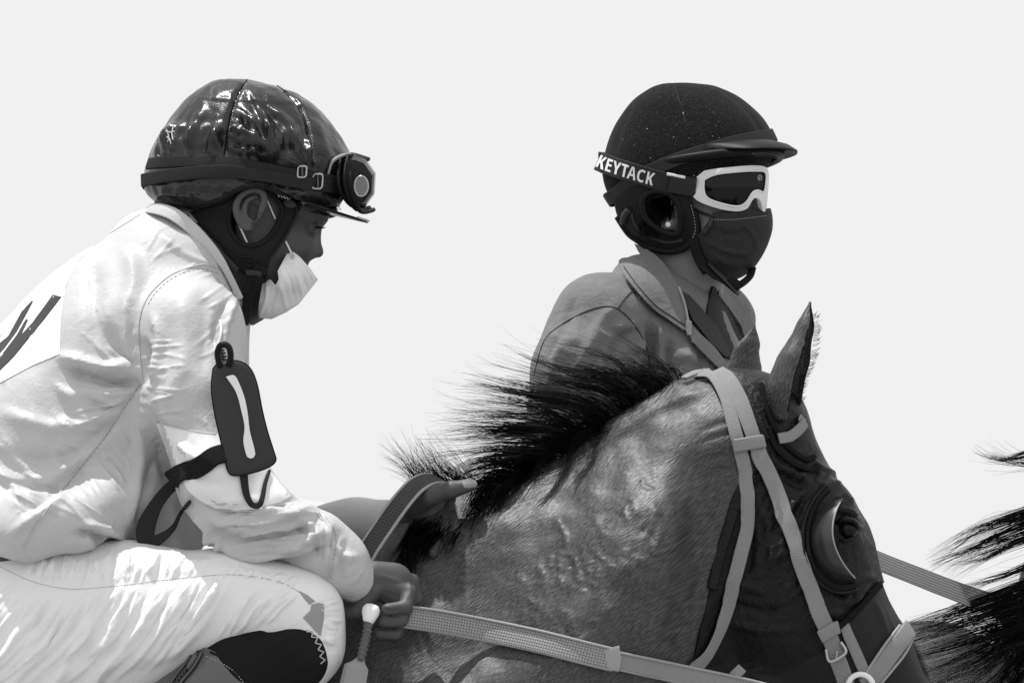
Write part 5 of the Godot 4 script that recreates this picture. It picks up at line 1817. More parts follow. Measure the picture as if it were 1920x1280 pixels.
# ------------------------------------------------------------------ hood, bridle, reins, lead strap
var hood_dm: Depth
func free_strap(pts: Array, w0: float, w1: float, th: float, facing: Vector3, step := 0.007) -> Shape:      # a strap through the air: pts [px, py, z], widths in px
	var ctrl := []
	for p: Array in pts: ctrl.append(P(p[0], p[1], p[2]))
	var path := curve3(ctrl, step)
	var nr := PackedVector3Array()
	var hf := PackedFloat32Array()
	for i in path.size():
		nr.append(facing.normalized())
		hf.append(lerpf(w0, w1, float(i) / (path.size() - 1)) * 0.5 * MPP(path[i].z))
	return sweep(path, nr, hf, th)
func build_tack() -> void:
	# --- blinker hood
	var hd := thing("blinker_hood", "black stretch blinker hood with half cup eye shields on the horse's head", "horse hood", P(1480, 1000, 0))
	var poly := PackedVector2Array(V([1362, 700, 1420, 600, 1760, 600, 1760, 1040, 1649, 1096, 1628, 1120, 1590, 1161, 1543, 1217, 1440, 1270, 1290, 1340, 1296, 1250, 1325, 1120, 1352, 1030, 1388, 922, 1412, 888, 1436, 830, 1402, 760]))
	var s := worn(horse_skin, poly, 0.0045)
	var fo := []
	for c: Array in [[[1440, 850, 1470, 880, 1510, 895], 6.0, 0.003], [[1450, 880, 1490, 905, 1520, 915], 7.0, -0.003], [[1560, 905, 1580, 920, 1600, 950], 8.0, 0.003], [[1500, 930, 1480, 960, 1470, 1000], 8.0, 0.003], [[1520, 920, 1500, 950, 1490, 980], 6.0, -0.003], [[1420, 930, 1440, 990, 1450, 1060], 9.0, 0.003], [[1400, 950, 1410, 1010, 1400, 1080], 8.0, -0.003], [[1600, 1100, 1620, 1085, 1640, 1080], 8.0, 0.003], [[1560, 1120, 1590, 1130, 1615, 1118], 6.0, 0.0025], [[1520, 860, 1545, 880, 1570, 890], 7.0, 0.003], [[1540, 1140, 1560, 1150, 1580, 1150], 6.0, 0.0025], [[1370, 1080, 1400, 1100, 1440, 1110], 8.0, 0.003], [[1350, 1120, 1400, 1140, 1460, 1150], 9.0, -0.003], [[1350, 1160, 1420, 1180, 1500, 1180], 9.0, 0.003], [[1565, 955, 1588, 958, 1606, 975], 5.0, 0.004], [[1570, 968, 1590, 974, 1606, 990], 4.0, -0.003]]:
		fo.append([curve(V(c[0]), 6.0), c[1] * 0.8, c[2] * 1.9])
	fo += fan(V([1440, 900, 1480, 1000, 1520, 1100]), V([1400, 960, 1420, 1060, 1450, 1170]), 16, 5.0, 0.0042, 0.2, 0.05)
	fo += fan(V([1560, 890, 1610, 950, 1625, 1030]), V([1530, 910, 1570, 960, 1600, 1030]), 12, 4.5, 0.0035, 0.15)
	fo += fan(V([1480, 850, 1530, 880, 1570, 900]), V([1470, 900, 1510, 920, 1540, 915]), 8, 4.5, 0.004, 0.15)
	fo += fan(V([1530, 1110, 1580, 1120, 1640, 1085]), V([1500, 1180, 1550, 1170, 1600, 1140]), 9, 4.5, 0.004, 0.15)
	folds(s, fo)
	s.normals()
	rough_up(s, 16.0, 0.002, 5, 3)
	hem(s, 0.004)
	s.n.clear()
	hood_dm = depth_of([s, horse_skin], Vector2(1260, 660), Vector2(1800, 1400), 4.0, 2)
	part("cloth", s, M.hood, hd)
	part("edge_binding", strap(curve(V([1366, 706, 1392, 740, 1416, 782, 1434, 826]), 5.0), hood_dm, 22.0, 0.003, 0.001, 3), M.hood, hd)
	part("zigzag_stitching", stitches(curve(V([1372, 712, 1396, 744, 1420, 786, 1436, 822]), 2.0), hood_dm, 7.0, 0.0, 0.0007, 0.0045, 5.0), M.thread_dark, hd)
	for c: Array in [[1427, 721, 1436, 761, 1450, 800, 1475, 837, 1509, 862, 1526, 857], [1440, 800, 1452, 837, 1480, 865, 1514, 882, 1534, 876], [1436, 830, 1440, 850, 1430, 880, 1413, 905]]:
		part("ear_binding", strap(curve(V(c), 5.0), hood_dm, 11.0, 0.004, 0.001, 3), M.hood_trim, hd)
	part("nose_binding", strap(curve(V([1650, 1094, 1628, 1118, 1590, 1160, 1566, 1180]), 5.0), hood_dm, 16.0, 0.004, 0.001, 3), M.hood_trim, hd)
	# pale flash of the hood's open rear edge
	part("open_edge", strap(curve(V([1412, 890, 1388, 924, 1368, 985, 1350, 1040, 1334, 1105]), 6.0), hood_dm, 20.0, 0.004, 0.002, 3), M.hood, hd)
	# eye shields: half a dome, open to the front
	for sd: float in [1.0, -1.0]:
		var zc := hood_dm.at(1560, 1010) - 0.012
		var rings := []
		for i in 15:
			var a := lerpf(0.02, PI * 0.5, i / 14.0)
			var r := PackedVector3Array()
			for k in 64:
				var w := TAU * k / 64.0
				var q := Vector2(1588 + 72 * cos(w) * sin(a), 1012 + 79 * sin(w) * sin(a))
				r.append(P(q.x, q.y, sd * (zc + 0.056 * cos(a))))
			rings.append(r)
		var cupo := loft(rings, false)
		cupo = subdivide(cupo)
		if sd < 0: cupo.flip()
		var val := PackedFloat32Array()
		for v in cupo.v:
			var q := proj(v)
			var edge := 1562.0 + 0.0052 * pow(q.y - 1003.0, 2) + (q.y - 1003.0) * 0.10
			val.append(edge - q.x)
		cupo = clip(cupo, val)
		hem(cupo, 0.0022)
		cupo.n.clear()
		part("eye_shield", cupo, M.cup, hd)
		var lip := PackedVector3Array()
		for i in 40:
			var y := lerpf(941.0, 1083.0, i / 39.0)
			var x := 1562.0 + 0.0052 * pow(y - 1003.0, 2) + (y - 1003.0) * 0.10
			var inq := 1.0 - pow((x - 1588.0) / 72.0, 2) - pow((y - 1012.0) / 79.0, 2)
			if inq > 0.01: lip.append(P(x, y, sd * (zc + 0.056 * sqrt(inq))))
		part("shield_lip_glint", tube(lip, PackedFloat32Array([0.0013]), 6), M.vent_mesh, hd)  # pale tube painted as the bright highlight along the inner edge
		var fl := PackedVector3Array()
		var fn := PackedVector3Array()
		var fh := PackedFloat32Array()
		for p in curve(V([1552, 912, 1532, 934, 1517, 968, 1511, 1005, 1516, 1045, 1534, 1080, 1562, 1100, 1590, 1103, 1606, 1098]), 5.0):
			fl.append(P(p.x, p.y, sd * (hood_dm.at(p.x, p.y) + 0.003)))
			fn.append(Vector3((p.x - 1580.0) / 140.0, 0.0, sd).normalized())
			fh.append(9.0 * MPP(0))
		part("shield_flange", sweep(fl, fn, fh, 0.004), M.rubber, hd)
		var fr := PackedVector3Array()
		for p in curve(V([1550, 908, 1529, 932, 1512, 968, 1506, 1005, 1511, 1048, 1531, 1086, 1562, 1108, 1592, 1110, 1608, 1104]), 5.0): fr.append(P(p.x, p.y, sd * (hood_dm.at(p.x, p.y) + 0.006)))
		part("flange_rim", tube(fr, PackedFloat32Array([0.0028]), 7), M.rubber_gloss, hd)
	# eyes and lids belong to the horse
	for sd: float in [1.0, -1.0]:
		var ez := hood_dm.at(1590, 992) - 0.008
		var er := []
		for i in 14:
			var a := PI * i / 13.0
			var r := PackedVector3Array()
			for k in 24:
				var w := TAU * k / 24.0
				r.append(P(1588 + 23 * sin(a) * cos(w), 992 + 21 * sin(a) * sin(w), sd * (ez + 0.018 * cos(a))))
			er.append(r)
		var eye := part("eye", loft(er), M.eye, horse)
		var ld := Shape.new()
		ld.add(line_tube([P(1566, 985, sd * (ez + 0.008)), P(1580, 974, sd * (ez + 0.018)), P(1600, 976, sd * (ez + 0.016)), P(1610, 990, sd * (ez + 0.006))], 0.0042))
		part("upper_lid", ld, M.hood, eye)
		part("lower_lid", line_tube([P(1566, 1000, sd * (ez + 0.008)), P(1582, 1014, sd * (ez + 0.014)), P(1602, 1008, sd * (ez + 0.012))], 0.003), M.hood, eye)
	# --- bridle
	var br := thing("bridle", "pale woven webbing bridle with buckle over the black hood", "bridle", P(1450, 950, 0.1))
	var dm := hood_dm
	part("throat_latch", strap(curve(V([1316, 704, 1342, 714, 1362, 750, 1373, 795, 1384, 836, 1396, 880, 1402, 930, 1400, 985, 1386, 1055, 1358, 1152, 1326, 1222, 1296, 1256]), 6.0), dm, 27.0, 0.003, 0.004, 10), M.webbing, br)
	part("cheek_strap", strap(curve(V([1346, 702, 1366, 716, 1386, 752, 1402, 800, 1418, 844, 1452, 918, 1482, 1000, 1502, 1062, 1526, 1124, 1546, 1174, 1562, 1215, 1580, 1258, 1592, 1290]), 6.0), dm, 32.0, 0.003, 0.0055, 10), M.webbing, br)
	part("headpiece", strap(curve(V([1284, 716, 1304, 706, 1330, 702]), 4.0), dm, 18.0, 0.004, 0.004, 3), M.webbing, br)
	for c: Array in [[[1316, 704, 0.02], [1318, 696, -0.02], [1322, 704, -0.06], [1342, 740, -0.075]], [[1346, 702, 0.02], [1352, 696, -0.02], [1356, 704, -0.06], [1376, 745, -0.075]]]:
		part("crown_strap", free_strap(c, 30, 30, 0.003, Vector3(-0.3, 0.9, 0.1)), M.webbing, br)
	part("keeper", strap(curve(V([1371, 836, 1398, 833, 1428, 829]), 4.0), dm, 25.0, 0.004, 0.010, 4), M.webbing, br)
	part("brow_band", strap(curve(V([1456, 824, 1476, 820, 1492, 808, 1503, 794]), 4.0), dm, 21.0, 0.003, 0.006, 4), M.webbing, br)
	part("brow_band", free_strap([[1503, 794, dm.at(1500, 796) + 0.008], [1506, 780, 0.03], [1504, 772, 0.0], [1494, 776, -0.05]], 21, 18, 0.003, Vector3(0.8, 0.5, 0.3)), M.webbing, br)
	part("nose_band", strap(curve(V([1703, 1180, 1690, 1196, 1668, 1226, 1645, 1258, 1622, 1284]), 4.0), dm, 36.0, 0.006, 0.003, 6), M.webbing, br)
	for o: Array in [[1688, 1172, 1662, 1206, 1636, 1244, 1620, 1268], [1712, 1198, 1696, 1228, 1664, 1268, 1645, 1290]]:
		part("nose_band_edge", seam(curve(V(o), 4.0), dm, 0.0022, 0.008), M.edge_web, br)
	part("bit_strap", strap(curve(V([1580, 1172, 1596, 1206, 1612, 1240, 1628, 1276]), 5.0), dm, 22.0, 0.003, 0.004, 6), M.webbing, br)
	part("keeper", strap(curve(V([1534, 1190, 1550, 1182, 1568, 1172]), 4.0), dm, 26.0, 0.005, 0.009, 2), M.webbing, br)
	var bz := dm.at(1566, 1228) + 0.014
	var ring := PackedVector3Array()
	for p in curve(V([1549, 1216, 1556, 1240, 1582, 1228, 1586, 1218, 1576, 1203]), 3.0): ring.append(P(p.x, p.y, bz))
	part("buckle", tube(ring, PackedFloat32Array([0.0026]), 8), M.steel, br)
	part("buckle_tongue", line_tube([P(1568, 1236, bz + 0.001), P(1570, 1220, bz + 0.003)], 0.0016), M.steel, br)
	var bit := PackedVector3Array()
	for p in ellipse(1614, 1288, 24, 24, 0.0): bit.append(P(p.x, p.y, dm.at(1614, 1280) + 0.014))
	part("bit_ring", tube(bit, PackedFloat32Array([0.0042]), 8, true), M.white_plastic, br)
	part("strap_end", free_strap([[1360, 1282, 0.125], [1376, 1268, 0.135], [1392, 1252, 0.13]], 22, 20, 0.003, Vector3(0.5, 0.6, 0.7)), M.webbing, br)
	# --- reins
	var rn := thing("reins", "woven rubber gripped reins running from the jockey's hands to the bit", "reins", P(1000, 1200, 0.17))
	var run := curve(V([722, 1152, 770, 1157, 830, 1166, 900, 1179, 1010, 1202, 1130, 1232, 1250, 1258, 1400, 1290, 1560, 1330]), 8.0)
	var path := PackedVector3Array()
	for i in run.size():
		var p := run[i]
		var zz := lerpf(0.205, 0.165, smoothstep(722, 900, p.x)) if p.x < 900 else lerpf(0.165, 0.125, smoothstep(1150, 1500, p.x))
		path.append(P(p.x, p.y, maxf(zz, horse_dm.at(minf(p.x, 1400), minf(p.y, 1400)) + 0.014)))
	for n in 12:
		for i in range(1, path.size() - 1): path[i].z = (path[i - 1].z + path[i].z * 2.0 + path[i + 1].z) * 0.25
	var cutat := 0
	while run[cutat].x < 1146: cutat += 1
	for seg: Array in [["rein_grip", 0, cutat, 41.0, M.rein_grip], ["rein_web", cutat - 1, path.size() - 1, 34.0, M.webbing]]:
		var pp := path.slice(seg[1], seg[2] + 1)
		var nr := PackedVector3Array()
		var hf := PackedFloat32Array()
		for i in pp.size():
			nr.append(Vector3(0.05, 0.12, 1.0).normalized())
			hf.append(seg[3] * 0.5 * MPP(0.16) * (lerpf(0.95, 1.0, smoothstep(0, 12, i))))
		var g := part(seg[0], sweep(pp, nr, hf, 0.004), seg[4], rn)
		for e: float in [-1.0, 1.0]:
			var tp := PackedVector3Array()
			for i in pp.size(): tp.append(pp[i] + Vector3(0.2 * e, e * 0.97, 0.0) * (hf[i] - 0.0006) + Vector3(0, 0, 0.001))
			part("edge", tube(tp, PackedFloat32Array([0.0021]), 6), M.edge_web, g)
	part("rein_keeper", free_strap([[1146, 1214, path[cutat].z + 0.005], [1150, 1233, path[cutat].z + 0.006], [1146, 1256, path[cutat].z + 0.005]], 30, 30, 0.003, Vector3(0, 0.1, 1)), M.edge_web, rn)
	# the bridge of rein looped over the far hand
	var lp := [[650, 1100, 0.14], [676, 1056, 0.13], [692, 1028, 0.122], [716, 992, 0.11], [750, 944, 0.095], [780, 911, 0.075], [806, 898, 0.055], [830, 902, 0.03], [836, 920, 0.0]]
	var l3 := []
	for p: Array in lp: l3.append(P(p[0], p[1], p[2]))
	var cp := curve3(l3, 0.006)
	var cn := PackedVector3Array()
	var ch := PackedFloat32Array()
	for i in cp.size():
		var u := float(i) / (cp.size() - 1)
		cn.append(Vector3(-0.45, 0.35, 0.85).normalized().lerp(Vector3(0.15, 0.95, 0.5).normalized(), smoothstep(0.55, 0.95, u)))
		ch.append(21.5 * MPP(0.1))
	var bg := part("rein_bridge", sweep(cp, cn, ch, 0.004), M.rein_dark, rn)
	for e: float in [-1.0, 1.0]:
		var tp := PackedVector3Array()
		for i in cp.size():
			var tg := (cp[mini(i + 1, cp.size() - 1)] - cp[maxi(i - 1, 0)]).normalized()
			tp.append(cp[i] + tg.cross(cn[i]).normalized() * e * (ch[i] - 0.0008) + cn[i] * 0.0008)
		part("edge", tube(tp, PackedFloat32Array([0.0024]), 6), M.edge_web, bg)
	# --- lead strap from the far side of the bridle to the pony
	var ls := thing("lead_strap", "coarse woven lead strap stretched from the hooded head to the other horse", "lead strap", P(1740, 1090, -0.3))
	part("webbing", free_strap([[1560, 1010, -0.11], [1620, 1040, -0.16], [1740, 1088, -0.46], [1850, 1130, -0.74], [1930, 1160, -0.86]], 50, 54, 0.0035, Vector3(0.1, 0.3, 1)), M.lead_web, ls)
	stage("tack")
# ------------------------------------------------------------------ the second horse: neck, mane and, below the frame, its trunk
var pony: Node3D
const PZ := -0.85
func build_pony() -> void:
	pony = thing("horse", "dark horse whose long black mane blows across the lead strap", "horse", Vector3(0.3, 0, PZ))
	var f := field(1560, 780, 2420, 1620, PZ - 0.16, PZ + 0.22, 0.013)
	limb(f, [pair(1700, 1450, 1960, 1800, 0.15, PZ), pair(1790, 1320, 2060, 1640, 0.12, PZ + 0.02), pair(1915, 1165, 2110, 1430, 0.09, PZ + 0.04), pair(1972, 1000, 2180, 1240, 0.075, PZ + 0.05), pair(1992, 842, 2200, 1080, 0.065, PZ + 0.05)], 0.03)
	limb(f, [pair(2060, 815, 2130, 1090, 0.06, PZ + 0.05), pair(2210, 920, 2090, 1230, 0.08, PZ + 0.05), pair(2300, 1120, 2190, 1330, 0.055, PZ + 0.06), pair(2370, 1280, 2280, 1420, 0.05, PZ + 0.06)], 0.02)
	var s := f.mesh()
	relax(s, 3)
	var tf := Field.new(Vector3(-1.9, -0.02, PZ - 0.42), Vector3(1.0, 1.75, PZ + 0.42), 0.03)
	horse_trunk(PZ, 0.45, tf)
	tf.bone(Vector3(0.35, 1.32, PZ), Vector3(0.66, 1.5, PZ), 0.22, 0.17, 0.85, 0.75, 0.1)
	var tr := tf.mesh()
	relax(tr, 3)
	s.add(tr)
	coat_uv(s, -0.9)
	part("body", s, M.coat_pony, pony)
	var h := Shape.new()
	for l: Array in [
		[[1985, 838, -0.68], [1935, 850, -0.66], [1900, 858, -0.65], [1858, 842, -0.66], 26, 5.0, 5.0],
		[[1985, 858, -0.68], [1940, 872, -0.66], [1910, 868, -0.65], [1875, 856, -0.66], 22, 6.0, 5.0],
		[[1990, 940, -0.68], [1920, 966, -0.65], [1850, 990, -0.64], [1780, 1048, -0.64], 70, 9.0, 7.0],
		[[1990, 962, -0.68], [1915, 992, -0.65], [1840, 1030, -0.64], [1772, 1060, -0.64], 130, 12.0, 9.0],
		[[1990, 985, -0.68], [1920, 1012, -0.65], [1860, 1042, -0.64], [1800, 1075, -0.64], 90, 10.0, 9.0],
		[[1985, 1040, -0.68], [1930, 1065, -0.66], [1880, 1086, -0.65], [1826, 1108, -0.64], 50, 7.0, 5.0],
		[[1990, 1080, -0.68], [1900, 1112, -0.65], [1810, 1145, -0.64], [1705, 1186, -0.63], 190, 17.0, 12.0],
		[[1990, 1110, -0.68], [1900, 1142, -0.65], [1820, 1166, -0.64], [1715, 1200, -0.63], 190, 19.0, 12.0],
		[[1990, 1140, -0.68], [1910, 1168, -0.65], [1830, 1196, -0.64], [1730, 1228, -0.63], 190, 18.0, 13.0],
		[[1985, 1165, -0.68], [1910, 1192, -0.65], [1840, 1230, -0.64], [1760, 1262, -0.63], 150, 16.0, 14.0],
		[[1960, 1180, -0.68], [1900, 1220, -0.65], [1850, 1262, -0.64], [1770, 1300, -0.63], 130, 14.0, 16.0],
		[[1960, 1190, -0.68], [1920, 1240, -0.65], [1880, 1290, -0.64], [1800, 1360, -0.63], 120, 20.0, 16.0],
		[[1990, 1180, -0.68], [1950, 1240, -0.65], [1920, 1300, -0.64], [1880, 1380, -0.63], 170, 24.0, 20.0],
	]:
		for k in int(l[4] / 24.0) + 1:
			var d := Vector2(rng.randfn(), rng.randfn()) * float(l[5]) * 0.7
			var m2 := []
			for i in 4: m2.append([l[i][0] + d.x - 9.0 * i, l[i][1] + d.y * (1.0 - 0.1 * i) + rng.randfn() * 2.0 * i, l[i][2] + d.y * 0.0008])
			lock(h, m2, 18, float(l[5]) * 0.4, 3.0, 0.0006, 0.005, 0.25, [0.015, 0.04, 0.1, 0.2][rng.randi() % 4], 10)
		lock(h, l.slice(0, 4), 16, l[5] * 1.3, l[6] * 3.0, 0.00035, 0.02, 0.9, 0.02, 10)
	var o := part("mane", h, M.mane, pony)
	o.set_meta("kind", "stuff")
	stage("pony")
# ------------------------------------------------------------------ the rider of the second horse
func build_rider() -> void:
	var rd := thing("person", "rider in a plain dark jacket, white framed goggles and black cloth mask", "person", P(1220, 1000, PZ) * Vector3(1, 0, 1) + Vector3(0, 1.35, 0))
	# body under the clothes
	var f := field(1130, 200, 1460, 640, PZ - 0.13, PZ + 0.17, 0.004)
	limb(f, [[1285, 300, PZ, 118, 0.85], [1310, 320, PZ, 110, 0.9]], 0.02)
	limb(f, [[1350, 360, PZ + 0.03, 78, 1.0], [1366, 440, PZ + 0.045, 62, 1.0], [1370, 466, PZ + 0.045, 44, 1.0]], 0.03)
	limb(f, [[1280, 400, PZ + 0.02, 70, 1.1], [1310, 450, PZ + 0.035, 50, 1.1]], 0.03)
	limb(f, [[1270, 430, PZ, 66, 0.95], [1284, 520, PZ, 62, 1.0], [1290, 620, PZ, 78, 1.0]], 0.03)
	limb(f, [[1408, 352, PZ + 0.075, 12], [1428, 392, PZ + 0.09, 11]], 0.012)
	var s := f.mesh()
	relax(s, 2)
	var hd := depth_of([s], Vector2(1110, 200), Vector2(1470, 640), 4.0, 3)
	# ear lobe
	var e := Field.new(P(1200, 450, 0) * Vector3(1, 1, 0) + Vector3(0.0, 0, PZ + 0.04), P(1290, 345, 0) * Vector3(1, 1, 0) + Vector3(0.0, 0, PZ + 0.16), 0.0025)
	e = field(1200, 345, 1295, 455, PZ + 0.03, PZ + 0.15, 0.0024)
	var ez := hd.at(1240, 405) + 0.008
	limb(e, [[1230, 372, ez - 0.012, 22, 0.5], [1246, 400, ez - 0.008, 22, 0.6], [1256, 420, ez, 13, 0.8]], 0.006)
	var hx := curve(V([1262, 384, 1256, 366, 1236, 360, 1218, 372, 1218, 392, 1230, 412, 1246, 426]), 6.0)
	for i in hx.size() - 1: e.bone(P(hx[i].x, hx[i].y, ez + 0.002), P(hx[i + 1].x, hx[i + 1].y, ez + 0.002), 0.005, 0.005, 1, 1, 0.004)
	limb(e, [[1268, 416, ez - 0.004, 11], [1270, 430, ez - 0.006, 9]], 0.005)
	var es := e.mesh()
	relax(es, 2, 0.4)
	s.add(es)
	var bf := Field.new(Vector3(0.0, 1.3, PZ - 0.3), Vector3(0.6, 2.2, PZ + 0.3), 0.02)
	limb(bf, [[1270, 620, PZ, 90, 1.1], [1240, 760, PZ, 130, 1.0], [1215, 960, PZ, 130, 1.0], [1200, 1120, PZ, 140, 1.0]], 0.04)
	var bs := bf.mesh()
	s.add(bs)
	s.n.clear()
	part("body", s, M.skin_pale, rd)
	var hair := Shape.new()
	for k in 900:
		var q := Vector2(rng.randf_range(1205, 1262), rng.randf_range(350, 428))
		if q.x > 1240 and q.y > 400: continue
		var p := P(q.x, q.y, ez + rng.randf_range(0.0, 0.012))
		strand(hair, [p, p + Vector3(rng.randf_range(-0.006, 0.004), -0.008, 0.002), p + Vector3(rng.randf_range(-0.012, 0.006), -0.02, 0.0)], 0.0008, rng.randf_range(0.02, 0.16))
	part("hair", hair, M.mane, rd)
	var st := slab(PackedVector2Array(ellipse(1253, 421, 5.5, 5.5, 0.0, 14)), ez + 0.008, ez + 0.016, 0.45)
	var studn := thing("ear_stud", "round pearl ear stud beside the black ear guard", "earring", P(1253, 421, ez + 0.01))
	part("pearl", st, M.pearl, studn)
	# --- jacket
	f = field(930, 440, 1500, 1240, PZ - 0.30, PZ + 0.34, 0.011)
	limb(f, [[1205, 535, PZ, 62, 1.3], [1235, 600, PZ, 100, 1.25], [1245, 700, PZ, 150, 1.0], [1225, 850, PZ, 175, 0.85], [1205, 1100, PZ, 185, 0.8]], 0.04)
	limb(f, [[1190, 560, PZ + 0.06, 66], [1118, 606, PZ + 0.11, 84], [1084, 700, PZ + 0.15, 86], [1066, 860, PZ + 0.17, 82], [1150, 1020, PZ + 0.2, 70], [1330, 1060, PZ + 0.12, 50]], 0.03)
	limb(f, [[1280, 560, PZ - 0.05, 60], [1342, 606, PZ - 0.10, 70], [1330, 740, PZ - 0.16, 80], [1320, 900, PZ - 0.17, 75]], 0.03)
	var js := f.mesh()
	relax(js, 3)
	js = subdivide(js)
	relax(js, 2)
	rough_up(js, 6.0, 0.008, 12, 2)
	js.n.clear()
	var fo := []
	for c: Array in [
		[[1228, 600, 1238, 640, 1236, 700, 1226, 740], 8.0, 0.010], [[1216, 610, 1222, 650, 1215, 720], 8.0, -0.012], [[1252, 640, 1250, 680, 1246, 740], 9.0, -0.010],
		[[1160, 570, 1130, 600, 1110, 640, 1090, 700], 14.0, 0.006], [[1190, 620, 1160, 640, 1140, 690], 14.0, -0.012], [[1205, 640, 1190, 680, 1180, 720], 9.0, 0.008],
		[[1050, 640, 1040, 690, 1030, 740], 12.0, 0.006], [[1130, 640, 1100, 690, 1085, 740], 12.0, -0.008], [[1075, 560, 1060, 610, 1030, 670], 10.0, -0.004],
		[[1290, 650, 1280, 700, 1270, 760], 14.0, 0.008], [[1320, 650, 1310, 700], 10.0, -0.006],
	]:
		fo.append([curve(V(c[0]), 8.0), c[1] * 0.85, c[2] * 1.4])
	fo += fan(V([1215, 600, 1225, 650, 1220, 720]), V([1120, 600, 1100, 680, 1090, 760]), 9, 6.0, 0.005, 0.15, 0.08)
	fo += fan(V([1040, 600, 1015, 660, 1005, 720]), V([1100, 620, 1075, 700, 1060, 760]), 6, 6.0, 0.004, 0.15, -0.05)
	fo += fan(V([1245, 620, 1250, 680, 1240, 740]), V([1320, 660, 1310, 700, 1290, 750]), 6, 7.0, 0.006, 0.15)
	folds(js, fo)
	js.n.clear()
	var jd := depth_of([js], Vector2(940, 440), Vector2(1500, 800), 4.0, 1)
	var jk := part("jacket", js, M.jacket, rd)
	for c: Array in [[1002, 700, 1020, 640, 1048, 612, 1090, 588, 1130, 575, 1160, 580, 1190, 610, 1212, 650, 1220, 700], [1160, 578, 1172, 560, 1190, 541]]:
		part("seam", seam(curve(V(c), 5.0), jd, 0.0012, 0.0003), M.thread_dark, jk)
	# collar, neck opening, placket and inner layers
	var cd := depth_of([js, neck_sheath()], Vector2(1120, 430), Vector2(1460, 740), 4.0, 8)
	part("inner_collar", patch(PackedVector2Array(curve(V([1338, 536, 1352, 545, 1372, 566, 1398, 596, 1406, 622, 1396, 648, 1376, 672, 1350, 640, 1330, 606, 1328, 575, 1338, 536]), 6.0).slice(0, -1)), cd, 0.006, 6.0, 0.004), M.jacket_dark, jk)
	part("collar_leaf", patch(PackedVector2Array(V([1350, 540, 1380, 562, 1412, 608, 1416, 634, 1400, 640, 1390, 610, 1370, 580, 1348, 552])), cd, 0.016, 6.0, 0.006), M.jacket, jk)
	part("inner_layer", patch(PackedVector2Array(V([1276, 545, 1292, 552, 1318, 580, 1345, 612, 1366, 650, 1374, 672, 1360, 668, 1332, 640, 1300, 600])), cd, 0.010, 6.0, 0.004), M.ribbed, jk)
	part("placket", patch(PackedVector2Array(curve(V([1296, 606, 1310, 622, 1340, 650, 1362, 680, 1370, 700, 1356, 696, 1326, 668, 1300, 640, 1292, 620, 1296, 606]), 6.0).slice(0, -1)), cd, 0.016, 6.0, 0.005), M.jacket, jk)
	part("collar_leaf", patch(PackedVector2Array(curve(V([1189, 456, 1196, 470, 1199, 481, 1165, 484, 1162, 501, 1190, 540, 1227, 580, 1255, 599, 1288, 619, 1290, 600, 1286, 577, 1272, 537, 1244, 492, 1213, 467, 1189, 456]), 6.0).slice(0, -1)), cd, 0.014, 6.0, 0.007), M.jacket, jk)
	part("collar_seam", seam(curve(V([1170, 500, 1196, 536, 1230, 573, 1258, 592, 1284, 610]), 5.0), cd, 0.001, 0.0145), M.thread_dark, jk)
	part("zip", seam(curve(V([1273, 538, 1284, 570, 1290, 600, 1294, 628]), 4.0), cd, 0.0022, 0.0165), M.edge_web, jk)
	part("zip_pull", slab(PackedVector2Array(V([1287, 600, 1297, 602, 1297, 624, 1290, 630, 1286, 618])), cd.at(1291, 612) + 0.016, cd.at(1291, 612) + 0.021, 0.1), M.edge_web, jk)
	var tf := Field.new(Vector3(-0.1, 0.75, PZ - 0.42), Vector3(0.7, 1.75, PZ + 0.42), 0.025)
	for sd: float in [-1.0, 1.0]:
		tf.bone(Vector3(0.18, 1.58, PZ + 0.12 * sd), Vector3(0.5, 1.38, PZ + 0.28 * sd), 0.12, 0.08, 1, 1, 0.04)
		tf.bone(Vector3(0.5, 1.38, PZ + 0.28 * sd), Vector3(0.4, 0.95, PZ + 0.32 * sd), 0.08, 0.055, 1, 1, 0.04)
		tf.bone(Vector3(0.4, 0.95, PZ + 0.32 * sd), Vector3(0.52, 0.9, PZ + 0.33 * sd), 0.05, 0.04, 1, 1, 0.03)
	part("trousers", tf.mesh(), M.jacket_dark, rd)
	stage("rider body")
	build_rider_gear(hd)
func neck_sheath() -> Shape:
	var f := field(1130, 420, 1430, 700, PZ - 0.13, PZ + 0.14, 0.009)
	limb(f, [[1262, 440, PZ, 66, 1.0], [1268, 520, PZ, 74, 1.0], [1276, 620, PZ, 98, 1.0]], 0.03)
	return f.mesh()
